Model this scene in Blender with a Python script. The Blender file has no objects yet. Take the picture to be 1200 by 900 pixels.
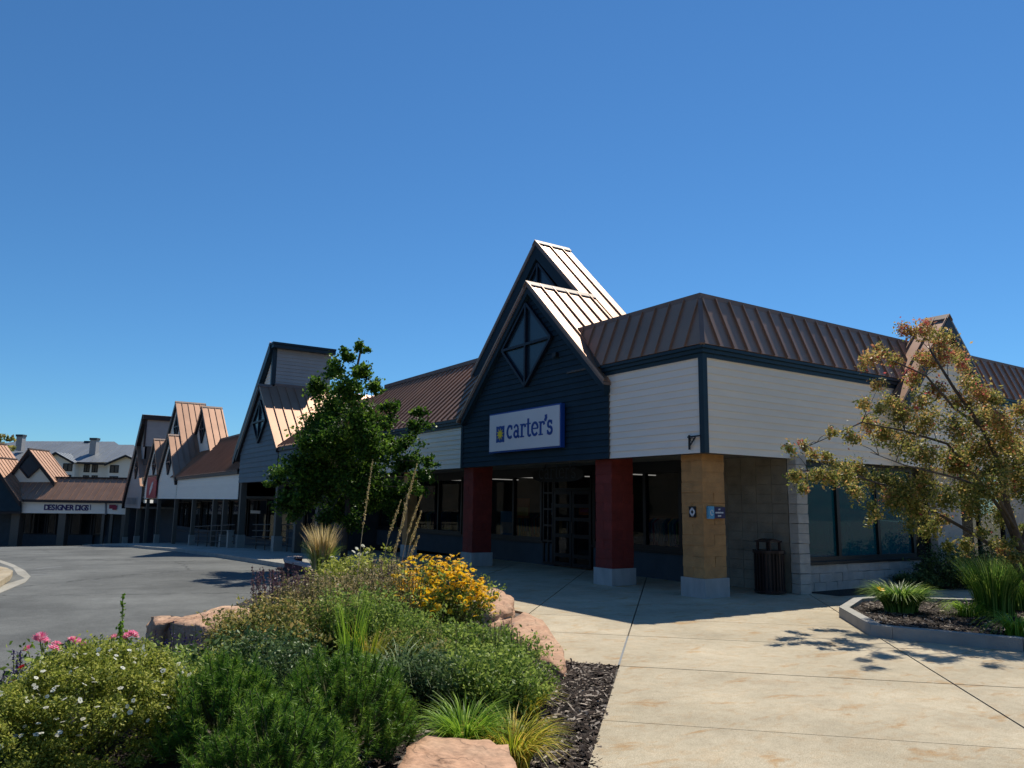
import bpy, math, random
import numpy as np
from mathutils import Vector, Matrix
random.seed(7); rng = np.random.default_rng(7)
S = bpy.context.scene; C = S.collection

# ------------------------------------------------------------ camera, sky, sun, exposure
EYE = 1.7; F = 902.0
pitch, roll, yaw = math.radians(8.92), math.radians(.81), math.radians(33.5)
fw = Vector((math.sin(yaw)*math.cos(pitch), math.cos(yaw)*math.cos(pitch), math.sin(pitch)))
r0 = Vector((math.cos(yaw), -math.sin(yaw), 0)); u0 = r0.cross(fw)
rt = r0*math.cos(roll) + u0*math.sin(roll); up = rt.cross(fw)
cam = bpy.data.objects.new('camera', bpy.data.cameras.new('camera')); C.objects.link(cam)
cam.matrix_world = Matrix(((rt.x, up.x, -fw.x, 0), (rt.y, up.y, -fw.y, 0), (rt.z, up.z, -fw.z, EYE), (0, 0, 0, 1)))
cam.data.sensor_width = 36; cam.data.lens = 36*F/1200; cam.data.clip_end = 5000; cam.data.clip_start = .05
S.camera = cam
SUN = Vector((.58, .30, 1)).normalized()                      # towards the sun
w = bpy.data.worlds.new('World'); S.world = w; w.use_nodes = True
nt = w.node_tree; bg = nt.nodes['Background']; sky = nt.nodes.new('ShaderNodeTexSky')
sky.sky_type = 'NISHITA'; sky.sun_disc = False
sky.sun_elevation = math.asin(SUN.z); sky.sun_rotation = math.atan2(SUN.x, SUN.y)
sky.altitude = 0; sky.air_density = 1.0; sky.dust_density = 0; sky.ozone_density = 10
tint = nt.nodes.new('ShaderNodeMix'); tint.data_type = 'RGBA'; tint.blend_type = 'MULTIPLY'; tint.inputs[0].default_value = 1; tint.inputs[7].default_value = (.62, .92, 1.0, 1)
nt.links.new(sky.outputs[0], tint.inputs[6]); nt.links.new(tint.outputs[2], bg.inputs[0]); bg.inputs[1].default_value = .104
sl = bpy.data.lights.new('sun', 'SUN'); sl.energy = 5.0; sl.angle = math.radians(.53); sl.color = (1, .93, .80)
so = bpy.data.objects.new('sun', sl); C.objects.link(so); so.rotation_euler = SUN.to_track_quat('Z', 'Y').to_euler()
S.view_settings.view_transform = 'Standard'; S.view_settings.look = 'None'; S.view_settings.gamma = 1
S.view_settings.exposure = .08

# ------------------------------------------------------------ measuring helpers (a pixel of the 1200x900 photo and a depth or plane -> a world point)
def ray(px, py): return fw + rt*((px-600)/F) - up*((py-450)/F)
def at(px, py, D): return Vector((0, 0, EYE)) + ray(px, py)*D
def onz(px, py, z=0): d = ray(px, py); return Vector((0, 0, EYE)) + d*((z-EYE)/d.z)
def onx(px, py, x): d = ray(px, py); return Vector((0, 0, EYE)) + d*(x/d.x)
def ony(px, py, y): d = ray(px, py); return Vector((0, 0, EYE)) + d*(y/d.y)
GP = [(-60, 0), (16, 0), (22, -.05), (27, -.16), (32, -.29), (38, -.47), (47, -.84), (57, -1.18), (63, -1.45), (72, -1.95), (80, -2.37), (100, -2.9), (400, -3.2)]
def g(y):
    for (a, za), (b, zb) in zip(GP, GP[1:]):
        if y <= b: return za + (zb-za)*max(0, (y-a)/(b-a))
    return GP[-1][1]
X, Y, Z = Vector((1, 0, 0)), Vector((0, 1, 0)), Vector((0, 0, 1))

# ------------------------------------------------------------ materials
def _d(): pass
def mat(name, col, rough=.6, metal=0, var=.12, vscale=3, bump=0, bscale=30, spec=.4, col2=None, coords='Object', rnd=0, stretch=None):
    m = bpy.data.materials.new(name); m.use_nodes = True; t = m.node_tree; N = t.nodes; L = t.links
    p = N['Principled BSDF']; p.inputs['Roughness'].default_value = rough; p.inputs['Metallic'].default_value = metal
    p.inputs['Specular IOR Level'].default_value = spec
    tc = N.new('ShaderNodeNewGeometry') if coords == 'World' else N.new('ShaderNodeTexCoord')
    vec = tc.outputs['Position'] if coords == 'World' else tc.outputs[coords]
    if stretch:
        mp = N.new('ShaderNodeMapping'); mp.inputs['Scale'].default_value = stretch; L.new(vec, mp.inputs[0]); vec = mp.outputs[0]
    nz = N.new('ShaderNodeTexNoise'); nz.inputs['Scale'].default_value = vscale; nz.inputs['Detail'].default_value = 6; L.new(vec, nz.inputs[0])
    rp = N.new('ShaderNodeValToRGB'); rp.color_ramp.elements[0].position = .3; rp.color_ramp.elements[1].position = .7
    c2 = col2 or tuple(min(1, c*(1+var)) for c in col); c1 = col if col2 else tuple(c*(1-var) for c in col)
    rp.color_ramp.elements[0].color = (*c1, 1); rp.color_ramp.elements[1].color = (*c2, 1); L.new(nz.outputs[0], rp.inputs[0])
    out = rp.outputs[0]
    if rnd:
        oi = N.new('ShaderNodeObjectInfo'); mr = N.new('ShaderNodeMapRange'); mr.inputs[3].default_value = 1-rnd; mr.inputs[4].default_value = 1+rnd
        hs = N.new('ShaderNodeHueSaturation'); L.new(oi.outputs['Random'], mr.inputs[0]); L.new(mr.outputs[0], hs.inputs['Value']); L.new(out, hs.inputs['Color']); out = hs.outputs[0]
    L.new(out, p.inputs['Base Color'])
    if bump:
        n2 = N.new('ShaderNodeTexNoise'); n2.inputs['Scale'].default_value = bscale; n2.inputs['Detail'].default_value = 8; L.new(vec, n2.inputs[0])
        b = N.new('ShaderNodeBump'); b.inputs['Strength'].default_value = bump; b.inputs['Distance'].default_value = .02
        L.new(n2.outputs[0], b.inputs['Height']); L.new(b.outputs[0], p.inputs['Normal'])
    return m
def leafmat(name, ramp, trans=.35, rough=.5):
    m = bpy.data.materials.new(name); m.use_nodes = True; t = m.node_tree; N = t.nodes; L = t.links
    p = N['Principled BSDF']; p.inputs['Roughness'].default_value = min(rough, .42) if rough < .6 else rough; p.inputs['Specular IOR Level'].default_value = .16
    a = N.new('ShaderNodeAttribute'); a.attribute_name = 'tone'; rp = N.new('ShaderNodeValToRGB')
    el = rp.color_ramp.elements
    for i, (pos, c) in enumerate(ramp):
        e = el[i] if i < 2 else el.new(pos)
        e.position = pos; e.color = (*c, 1)
    L.new(a.outputs['Fac'], rp.inputs[0]); L.new(rp.outputs[0], p.inputs['Base Color'])
    tr = N.new('ShaderNodeBsdfTranslucent'); mx = N.new('ShaderNodeMixShader'); mx.inputs[0].default_value = trans
    hs = N.new('ShaderNodeHueSaturation'); hs.inputs['Value'].default_value = 1.5; L.new(rp.outputs[0], hs.inputs['Color']); L.new(hs.outputs[0], tr.inputs[0])
    L.new(p.outputs[0], mx.inputs[1]); L.new(tr.outputs[0], mx.inputs[2]); L.new(mx.outputs[0], N['Material Output'].inputs[0])
    return m
M = {}
M['white'] = mat('painted_white_siding', (.92, .85, .74), .55, var=.025, vscale=1.5, bump=.08, bscale=60, stretch=(1, 1, 4), rnd=.018)
M['cream'] = mat('painted_cream_siding', (.93, .83, .66), .55, var=.025, vscale=1.5, bump=.08, bscale=60, stretch=(1, 1, 4), rnd=.018)
M['grey_siding'] = mat('painted_grey_siding', (.36, .35, .34), .55, var=.06, vscale=2, bump=.15, bscale=60, rnd=.03)
M['navy'] = mat('painted_navy_siding', (.016, .038, .056), .7, spec=.2, var=.12, vscale=2, bump=.15, bscale=60, rnd=.06)
M['slate_siding'] = mat('painted_slate_siding', (.10, .14, .17), .6, var=.08, vscale=2, bump=.15, bscale=60, rnd=.04)
M['trim'] = mat('teal_trim_paint', (.006, .026, .042), .45, var=.1)
M['dark_trim'] = mat('dark_brown_trim_paint', (.022, .018, .020), .5, var=.1)
M['roof'] = mat('bronze_standing_seam_metal', (.38, .225, .150), .47, metal=.50, var=.10, vscale=1.2, bump=.05, bscale=4, rnd=.05)
M['cap'] = mat('bronze_ridge_cap_metal', (.22, .16, .135), .6, metal=.2, var=.08)
M['pale_roof'] = mat('pale_grey_metal_roof', (.23, .25, .27), .45, metal=.2, var=.06, vscale=.5, rnd=.05)
M['red_block'] = mat('red_painted_block', (.20, .028, .020), .7, var=.15, vscale=6, bump=.5, bscale=35, rnd=.08)
M['tan_block'] = mat('tan_painted_block', (.46, .25, .095), .75, var=.14, vscale=6, bump=.6, bscale=35, rnd=.08)
M['grey_block'] = mat('grey_split_face_block', (.46, .43, .37), .85, var=.12, vscale=6, bump=.9, bscale=28, rnd=.08)
M['mortar'] = mat('dark_mortar', (.10, .09, .08), .9)
M['plinth'] = mat('cast_concrete_plinth', (.42, .42, .40), .85, var=.15, vscale=5, bump=.3, bscale=40, stretch=(1, 1, .3))
M['frame'] = mat('black_window_frame', (.010, .010, .011), .4, var=.1)
M['soffit'] = mat('tan_soffit_board', (.30, .27, .22), .7)
M['darkwall'] = mat('dark_stucco_wall', (.060, .075, .088), .8, bump=.3)
M['recess'] = mat('brown_scored_block_wall', (.27, .235, .175), .85, var=.2, vscale=3, bump=.5, bscale=20)
M['interior'] = mat('shop_interior_wall', (.05, .045, .04), .9)
M['roofdeck'] = mat('flat_roof_membrane', (.35, .35, .34), .9)
M['steel'] = mat('brown_rail_steel', (.10, .075, .055), .7, metal=0)
M['white_paint'] = mat('white_post_paint', (.30, .29, .26), .5, var=.06)
M['window_bar'] = mat('dark_navy_window_bar', (.006, .010, .022), .5)
M['post_paint'] = mat('taupe_post_paint', (.12, .105, .085), .6, var=.06)
M['bin'] = mat('dark_maroon_powder_coat', (.020, .009, .010), .4)
M['iron'] = mat('black_iron', (.008, .008, .010), .5)
M['bark'] = mat('grey_brown_bark', (.085, .070, .058), .9, var=.3, vscale=12, bump=.8, bscale=25, stretch=(1, 1, .25))
M['stem'] = mat('green_brown_stem', (.10, .11, .04), .8)
M['straw'] = mat('straw_seed_head', (.62, .50, .30), .8, var=.25, vscale=40)
M['sign_white'] = mat('sign_face_white', (.70, .72, .74), .35, var=.02)
M['sign_blue'] = mat('sign_blue_enamel', (.012, .065, .30), .35, var=.03)
M['sign_navy'] = mat('sign_navy_enamel', (.010, .010, .085), .35, var=.03)
M['sign_cyan'] = mat('sign_light_blue', (.10, .38, .62), .4, var=.03)
M['sign_yellow'] = mat('sign_yellow', (.80, .62, .03), .4, var=.03)
M['sign_purple'] = mat('sign_purple', (.03, .015, .12), .4, var=.03)
M['banner_red'] = mat('banner_red_vinyl', (.42, .025, .05), .5, var=.1)
M['sign_red'] = mat('sign_red', (.30, .012, .05), .4)
M['grey_letters'] = mat('grey_letters', (.22, .22, .22), .5)
M['brick'] = mat('dark_red_brick', (.20, .06, .06), .85, var=.25, vscale=20, bump=.3, rnd=.2)
M['brick_cap'] = mat('pale_pink_paver', (.55, .42, .38), .8, rnd=.1)

def concrete(name, base, stain, amt):
    m = mat(name, base, .85, var=.10, vscale=1.3, bump=.35, bscale=110, coords='World', rnd=.04); t = m.node_tree; N = t.nodes; L = t.links
    p = N['Principled BSDF']; cur = p.inputs['Base Color'].links[0].from_socket; gm = N.new('ShaderNodeNewGeometry')
    def layer(cur, sc, det, st, p0, p1, lo, hi, rot=0, dist=0):
        mp = N.new('ShaderNodeMapping'); mp.inputs['Scale'].default_value = st; mp.inputs['Rotation'].default_value = (0, 0, rot); L.new(gm.outputs['Position'], mp.inputs[0])
        n = N.new('ShaderNodeTexNoise'); n.inputs['Scale'].default_value = sc; n.inputs['Detail'].default_value = det; n.inputs['Roughness'].default_value = .68; n.inputs['Distortion'].default_value = dist
        L.new(mp.outputs[0], n.inputs[0]); r = N.new('ShaderNodeValToRGB'); r.color_ramp.elements[0].position = p0; r.color_ramp.elements[1].position = p1
        r.color_ramp.elements[0].color = (*lo, 1); r.color_ramp.elements[1].color = (*hi, 1); L.new(n.outputs[0], r.inputs[0])
        mx = N.new('ShaderNodeMix'); mx.data_type = 'RGBA'; mx.blend_type = 'MULTIPLY'; mx.inputs[0].default_value = 1; L.new(cur, mx.inputs[6]); L.new(r.outputs[0], mx.inputs[7]); return mx.outputs[2]
    W = (1, 1, 1); st_ = tuple(1-(1-c)*amt for c in stain)
    cur = layer(cur, 1.5, 14, (1, 2.2, 1), .56, .66, W, st_, .78, .5)          # rust coloured streaks
    cur = layer(cur, 3.5, 10, (1, 1.6, 1), .50, .72, W, tuple(1-(1-c)*amt*.5 for c in stain), .5, 1.2)
    cur = layer(cur, .5, 6, W, .35, .65, (.80, .80, .78), (1.06, 1.06, 1.06))   # broad damp patches
    cur = layer(cur, 9, 8, W, .35, .65, (.90, .89, .87), (1.05, 1.05, 1.05))
    cur = layer(cur, 26, 6, W, .30, .42, (.74, .72, .68), W)
    cur = layer(cur, 120, 2, W, .38, .60, (.74, .73, .72), (1.14, 1.14, 1.14))  # sand grain
    L.new(cur, p.inputs['Base Color']); return m
M['concrete'] = concrete('weathered_walk_concrete', (.50, .43, .31), (.86, .60, .34), .80)
M['concrete2'] = concrete('grey_walk_concrete', (.40, .385, .34), (.90, .76, .58), .5)
M['kerb'] = mat('kerb_concrete', (.33, .32, .29), .85, var=.15, vscale=3, bump=.4, bscale=50, coords='World')
M['asphalt'] = mat('worn_asphalt', (.118, .122, .116), .85, var=.16, vscale=.35, bump=.5, bscale=120, coords='World')
def add_grain(m, sc, lo, hi):
    t = m.node_tree; N = t.nodes; L = t.links; p = N['Principled BSDF']; src = p.inputs['Base Color'].links[0].from_socket
    gm = N.new('ShaderNodeNewGeometry'); n = N.new('ShaderNodeTexNoise'); n.inputs['Scale'].default_value = sc; n.inputs['Detail'].default_value = 3; L.new(gm.outputs['Position'], n.inputs[0])
    r = N.new('ShaderNodeValToRGB'); r.color_ramp.elements[0].color = (lo, lo, lo, 1); r.color_ramp.elements[1].color = (hi, hi, hi, 1); r.color_ramp.elements[0].position = .35; r.color_ramp.elements[1].position = .65
    L.new(n.outputs[0], r.inputs[0]); mx = N.new('ShaderNodeMix'); mx.data_type = 'RGBA'; mx.blend_type = 'MULTIPLY'; mx.inputs[0].default_value = 1
    L.new(src, mx.inputs[6]); L.new(r.outputs[0], mx.inputs[7]); L.new(mx.outputs[2], p.inputs['Base Color'])
add_grain(M['asphalt'], 60, .75, 1.3); add_grain(M['asphalt'], 2.5, .9, 1.1)
def cracks(m, sc, wd, dark):
    t = m.node_tree; N = t.nodes; L = t.links; p = N['Principled BSDF']; src = p.inputs['Base Color'].links[0].from_socket
    gm = N.new('ShaderNodeNewGeometry'); nz = N.new('ShaderNodeTexNoise'); nz.inputs['Scale'].default_value = 1.5; nz.inputs['Detail'].default_value = 6; L.new(gm.outputs['Position'], nz.inputs[0])
    mx0 = N.new('ShaderNodeMix'); mx0.data_type = 'RGBA'; mx0.blend_type = 'ADD'; mx0.inputs[0].default_value = .9; L.new(gm.outputs['Position'], mx0.inputs[6]); L.new(nz.outputs[1], mx0.inputs[7])
    vo = N.new('ShaderNodeTexVoronoi'); vo.feature = 'DISTANCE_TO_EDGE'; vo.inputs['Scale'].default_value = sc; L.new(mx0.outputs[2], vo.inputs[0])
    r = N.new('ShaderNodeValToRGB'); r.color_ramp.elements[0].color = (dark, dark, dark, 1); r.color_ramp.elements[1].color = (1, 1, 1, 1); r.color_ramp.elements[0].position = 0; r.color_ramp.elements[1].position = wd
    L.new(vo.outputs[0], r.inputs[0]); mx = N.new('ShaderNodeMix'); mx.data_type = 'RGBA'; mx.blend_type = 'MULTIPLY'; mx.inputs[0].default_value = 1
    L.new(src, mx.inputs[6]); L.new(r.outputs[0], mx.inputs[7]); L.new(mx.outputs[2], p.inputs['Base Color'])
cracks(M['asphalt'], .16, .008, .40); add_grain(M['asphalt'], .35, .84, 1.12); add_grain(M['asphalt'], 9, .93, 1.06)
M['marking'] = mat('worn_white_marking', (.20, .21, .21), .8, var=.2, vscale=8)
M['earth'] = mat('dry_earth', (.16, .13, .09), .95, col2=(.10, .11, .05), vscale=.2, coords='World')
M['hill'] = mat('scrub_hillside', (.085, .062, .036), .95, col2=(.022, .028, .014), vscale=.09, coords='World')
M['soil'] = mat('dark_mulch_soil', (.030, .022, .018), .95, var=.4, vscale=30, bump=1, bscale=60, coords='World')
M['rock'] = mat('red_sandstone', (.44, .235, .14), .85, col2=(.54, .345, .22), vscale=2.6, bump=1.0, bscale=14, stretch=(1, 1, 2.4))
add_grain(M['rock'], 25, .82, 1.12); add_grain(M['rock'], 5, .86, 1.08); cracks(M['rock'], 1.3, .010, .45)
M['mulch'] = leafmat('shredded_mulch', [(0, (.012, .009, .008)), (.66, (.06, .042, .034)), (1, (.42, .36, .30))], 0, .9)
G1 = lambda *a: a
M['potentilla'] = leafmat('yellow_green_leaves', [(0, (.05, .08, .015)), (.5, (.27, .31, .045)), (1, (.60, .58, .15))])
M['pine'] = leafmat('pine_needles', [(0, (.022, .065, .010)), (.5, (.085, .20, .022)), (1, (.32, .46, .06))], .2)
M['green'] = leafmat('mid_green_leaves', [(0, (.028, .058, .010)), (.5, (.12, .20, .030)), (1, (.44, .52, .12))])
M['deep'] = leafmat('deep_green_leaves', [(0, (.016, .034, .012)), (.5, (.05, .095, .026)), (1, (.20, .28, .10))], .2)
M['tree_green'] = leafmat('maple_leaves', [(0, (.018, .050, .010)), (.5, (.060, .135, .018)), (1, (.22, .34, .04))], .35)
M['autumn'] = leafmat('autumn_leaves', [(0, (.11, .14, .035)), (.35, (.32, .30, .08)), (.6, (.50, .35, .12)), (.85, (.48, .21, .11)), (1, (.44, .09, .09))], .4)
M['bronze'] = leafmat('bronze_leaves', [(0, (.035, .07, .015)), (.5, (.17, .20, .045)), (1, (.55, .38, .14))])
M['brownbush'] = leafmat('brown_green_twigs', [(0, (.04, .065, .018)), (.5, (.19, .18, .06)), (1, (.52, .38, .22))])
M['spike'] = leafmat('purple_flower_spikes', [(0, (0.065, 0.033, 0.078)), (.5, (0.182, 0.104, 0.117)), (1, (0.312, 0.208, 0.156))], .2)
M['violet'] = leafmat('violet_flower_spikes', [(0, (.02, .012, .07)), (1, (.08, .05, .20))], .2)
M['brightgrass'] = leafmat('bright_grass_blades', [(0, (.08, .18, .015)), (1, (.34, .50, .05))])
M['greygrass'] = leafmat('grey_green_grass_blades', [(0, (0.065, 0.117, 0.039)), (1, (0.286, 0.364, 0.182))])
M['goldgrass'] = leafmat('golden_grass_blades', [(0, (.10, .17, .015)), (.5, (.36, .38, .03)), (1, (.66, .46, .09))])
M['strawgrass'] = leafmat('straw_grass_blades', [(0, (.16, .16, .05)), (.5, (.48, .38, .17)), (1, (.75, .60, .34))])
M['daylily'] = leafmat('daylily_blades', [(0, (.03, .09, .012)), (.6, (.11, .22, .03)), (1, (.42, .52, .12))])
M['petal_white'] = leafmat('white_petals', [(0, (.6, .6, .5)), (1, (.85, .85, .78))], .3)
M['petal_yellow'] = leafmat('golden_petals', [(0, (.78, .40, .015)), (.5, (.90, .58, .02)), (1, (.95, .72, .06))], .3)
M['petal_pink'] = leafmat('pink_petals', [(0, (.62, .06, .20)), (.5, (.82, .25, .42)), (1, (.92, .62, .70))], .3)
M['petal_red'] = leafmat('red_petals', [(0, (.45, .01, .02)), (1, (.60, .04, .04))], .3)
M['cone'] = mat('dark_flower_cone', (.035, .014, .006), .9)
def glass(name, tint, see):
    m = bpy.data.materials.new(name); m.use_nodes = True; t = m.node_tree; N = t.nodes; L = t.links
    p = N['Principled BSDF']; p.inputs['Base Color'].default_value = (*tint, 1); p.inputs['Roughness'].default_value = .02
    p.inputs['IOR'].default_value = 1.5; p.inputs['Specular IOR Level'].default_value = .5
    p.inputs['Alpha'].default_value = 1-see
    tc = N.new('ShaderNodeNewGeometry'); nz = N.new('ShaderNodeTexNoise'); nz.inputs['Scale'].default_value = .9; L.new(tc.outputs['Position'], nz.inputs[0])
    b = N.new('ShaderNodeBump'); b.inputs['Strength'].default_value = .03; b.inputs['Distance'].default_value = .05; L.new(nz.outputs[0], b.inputs['Height']); L.new(b.outputs[0], p.inputs['Normal'])
    return m
M['glass'] = glass('shop_glass', (.006, .008, .010), .6)
M['glass_teal'] = glass('teal_tinted_glass', (.004, .10, .125), .22)
M['glass_gable'] = glass('dull_blue_glass', (.016, .036, .055), 0)
M['glass_gable'].node_tree.nodes['Principled BSDF'].inputs['Roughness'].default_value = .25

# ------------------------------------------------------------ mesh helpers
class MB:
    def __init__(s): s.v = []; s.f = []
    def add(s, vs, fs):
        n = len(s.v); s.v += [tuple(v) for v in vs]; s.f += [tuple(i+n for i in f) for f in fs]; return s
    def hexa(s, p): return s.add(p, [(0, 3, 2, 1), (4, 5, 6, 7), (0, 1, 5, 4), (1, 2, 6, 5), (2, 3, 7, 6), (3, 0, 4, 7)])
    def box(s, a, b, j=0):
        x0, y0, z0 = a; x1, y1, z1 = b
        p = [(x0, y0, z0), (x1, y0, z0), (x1, y1, z0), (x0, y1, z0), (x0, y0, z1), (x1, y0, z1), (x1, y1, z1), (x0, y1, z1)]
        if j: p = [tuple(c+random.uniform(-j, j) for c in q) for q in p]
        return s.hexa(p)
    def bar(s, p, q, wdt, hgt, side=None):                     # rectangular bar from p to q; side = direction of its width
        p, q = Vector(p), Vector(q); d = (q-p).normalized()
        a = (Vector(side) if side is not None else (Z if abs(d.z) < .9 else X)); a = (a - d*a.dot(d)).normalized(); b = d.cross(a)
        a *= wdt/2; b *= hgt/2
        return s.hexa([p-a-b, p+a-b, p+a+b, p-a+b, q-a-b, q+a-b, q+a+b, q-a+b])
    def prism(s, ring, off):                                   # closed prism: ring of points and the same ring shifted
        n = len(ring); ring = [Vector(p) for p in ring]; off = Vector(off)
        return s.add(ring + [p+off for p in ring], [tuple(range(n-1, -1, -1)), tuple(range(n, 2*n))] + [(i, (i+1) % n, n+(i+1) % n, n+i) for i in range(n)])
    def tube(s, pts, rads, n=8):
        pts = [Vector(p) for p in pts]; base = len(s.v); prev = None
        for i, p in enumerate(pts):
            d = (pts[min(i+1, len(pts)-1)] - pts[max(i-1, 0)]).normalized()
            a = prev if prev is not None else (X if abs(d.x) < .8 else Y); a = (a-d*a.dot(d)).normalized(); prev = a; b = d.cross(a)
            for k in range(n):
                t = 2*math.pi*k/n; q = p+(a*math.cos(t)+b*math.sin(t))*rads[i]; s.v.append(tuple(q))
        for i in range(len(pts)-1):
            for k in range(n):
                a = base+i*n+k; b = base+i*n+(k+1) % n; s.f.append((a, b, b+n, a+n))
        s.f.append(tuple(base+k for k in range(n-1, -1, -1))); s.f.append(tuple(base+(len(pts)-1)*n+k for k in range(n)))
        return s
    def build(s, name, m, parent=None, smooth=False, kind=None):
        me = bpy.data.meshes.new(name); me.from_pydata(s.v, [], s.f); me.update()
        if smooth: me.polygons.foreach_set('use_smooth', [True]*len(me.polygons))
        me.materials.append(M[m] if isinstance(m, str) else m)
        return link(name, me, parent, kind)
def link(name, me, parent=None, kind=None):
    o = bpy.data.objects.new(name, me); C.objects.link(o)
    if parent is not None:
        o.parent = parent; o.matrix_parent_inverse = PINV.get(parent.name, Matrix())
    if kind: o['kind'] = kind
    return o
PINV = {}
def thing(name, label, cat, loc=(0, 0, 0), group=None):
    o = bpy.data.objects.new(name, None); C.objects.link(o); o.location = loc; o.empty_display_size = .3
    PINV[o.name] = Matrix.Translation(-Vector(loc))
    o['label'] = label; o['category'] = cat
    if group: o['group'] = group
    return o
def tag(o, label, cat, group=None):
    o['label'] = label; o['category'] = cat
    if group: o['group'] = group
    return o
def struct(mb, name, m): return mb.build(name, m, kind='structure')
def clip(poly, ax, val, keep_greater):
    out = []; n = len(poly); s = 1 if keep_greater else -1
    for i in range(n):
        a, b = poly[i], poly[(i+1) % n]; da, db = s*(a[ax]-val), s*(b[ax]-val)
        if da >= 0: out.append(a)
        if (da < 0) != (db < 0):
            t = da/(da-db); out.append((a[0]+(b[0]-a[0])*t, a[1]+(b[1]-a[1])*t))
    return out
def area(p): return abs(sum(p[i][0]*p[(i+1) % len(p)][1]-p[(i+1) % len(p)][0]*p[i][1] for i in range(len(p))))/2 if len(p) > 2 else 0
def strips(parent, name, m, O, U, V, N, poly, ax, pitch, thick, tilt=0, rib=0, join=False, start=None):
    """cut a flat outline (u,v) into boards (ax=1) or pans (ax=0), each a real slab standing on the plane O,U,V"""
    O, U, V, N = Vector(O), Vector(U), Vector(V), Vector(N); lo = min(p[ax] for p in poly); hi = max(p[ax] for p in poly)
    a = lo if start is None else start; J = MB()
    def P(u, v, n): return O+U*u+V*v+N*n
    flip = U.cross(V).dot(N) < 0
    while a < hi-1e-4:
        b = min(a+pitch, hi); q = clip(clip(poly, ax, a, True), ax, b, False)
        if area(q) > 1e-3:
            mb = J if join else MB()
            q0_ = q
            if rib and area(clip(q, ax, a+.034, True)) > 1e-3: q = clip(q, ax, a+.034, True)  # gap beside each rib bares the dark backing, standing in for seam shade
            if flip: q = q[::-1]
            fr = [P(u, v, thick+(tilt*(1-((u, v)[ax]-a)/pitch))) for u, v in q]; bk = [P(u, v, 0) for u, v in q]; n = len(q)
            mb.add(fr+bk, [tuple(range(n)), tuple(range(2*n-1, n-1, -1))]+[(n+i, n+(i+1) % n, (i+1) % n, i) for i in range(n)])
            if rib:
                r = clip(q0_, ax, a+.018, False); r = r[::-1] if flip else r
                if area(r) > 1e-4:
                    n = len(r); fr = [P(u, v, thick+rib) for u, v in r]; bk = [P(u, v, .001) for u, v in r]
                    mb.add(fr+bk, [tuple(range(n)), tuple(range(2*n-1, n-1, -1))]+[(n+i, n+(i+1) % n, (i+1) % n, i) for i in range(n)])
            if not join: mb.build(name, m, parent)
        a += pitch
    if join: return J.build(name, m, parent, kind='stuff')
def siding(parent, m, O, U, N, poly, join=False, pitch=.14): return strips(parent, 'siding_board', m, O, U, Z, N, poly, 1, pitch, .010, .024, join=join)
def pans(parent, O, U, V, N, poly, pitch=.41, join=False, m='roof'): return strips(parent, 'roof_panel', m, O, U, V, N, poly, 0, pitch, .015, 0, .045, join=join)
def wallpoly(parent, name, m, pts, off):                        # flat outline with thickness
    mb = MB(); mb.prism(pts, off); return mb.build(name, m, parent)
def mesh_np(name, V, Fc, tone, m, parent=None, kind=None, smooth=False):
    me = bpy.data.meshes.new(name); nv = len(V); k = Fc.shape[1]; nf = len(Fc)
    me.vertices.add(nv); me.vertices.foreach_set('co', V.astype(np.float32).ravel())
    me.loops.add(nf*k); me.loops.foreach_set('vertex_index', Fc.astype(np.int32).ravel())
    me.polygons.add(nf); me.polygons.foreach_set('loop_start', np.arange(0, nf*k, k, dtype=np.int32)); me.polygons.foreach_set('loop_total', np.full(nf, k, dtype=np.int32))
    me.update(calc_edges=True); a = me.attributes.new('tone', 'FLOAT', 'POINT'); a.data.foreach_set('value', tone.astype(np.float32))
    me.materials.append(M[m]); return link(name, me, parent, kind)
def unit(a): return a/np.maximum(np.linalg.norm(a, axis=-1, keepdims=True), 1e-6)
def leaves(name, P, size, m, parent=None, tone=None, asp=.55, upb=.4, kind=None, jit=.35, outdir=None):
    """one folded leaf (two triangles sharing the midrib) at each point"""
    n = len(P); d = unit(rng.normal(size=(n, 3)) + (outdir if outdir is not None else 0)); nr = unit(rng.normal(size=(n, 3))+np.array([0, 0, upb*2])); s = unit(np.cross(d, nr)); nr = np.cross(s, d)
    L = (size*(1+jit*rng.normal(size=(n, 1))).clip(.4, 1.8)); W = L*asp/2
    a = P-d*L/2; b = P+d*L/2; c = P+s*W-nr*W*.35; e = P-s*W-nr*W*.35
    V = np.stack([a, c, b, e], 1).reshape(-1, 3); i = np.arange(n)[:, None]*4
    Fc = np.concatenate([i+np.array([[0, 1, 2]]), i+np.array([[0, 2, 3]])], 0)
    t = (tone if tone is not None else rng.random(n)); t = np.repeat(t, 4)
    return mesh_np(name, V, Fc, t, m, parent, kind)
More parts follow.
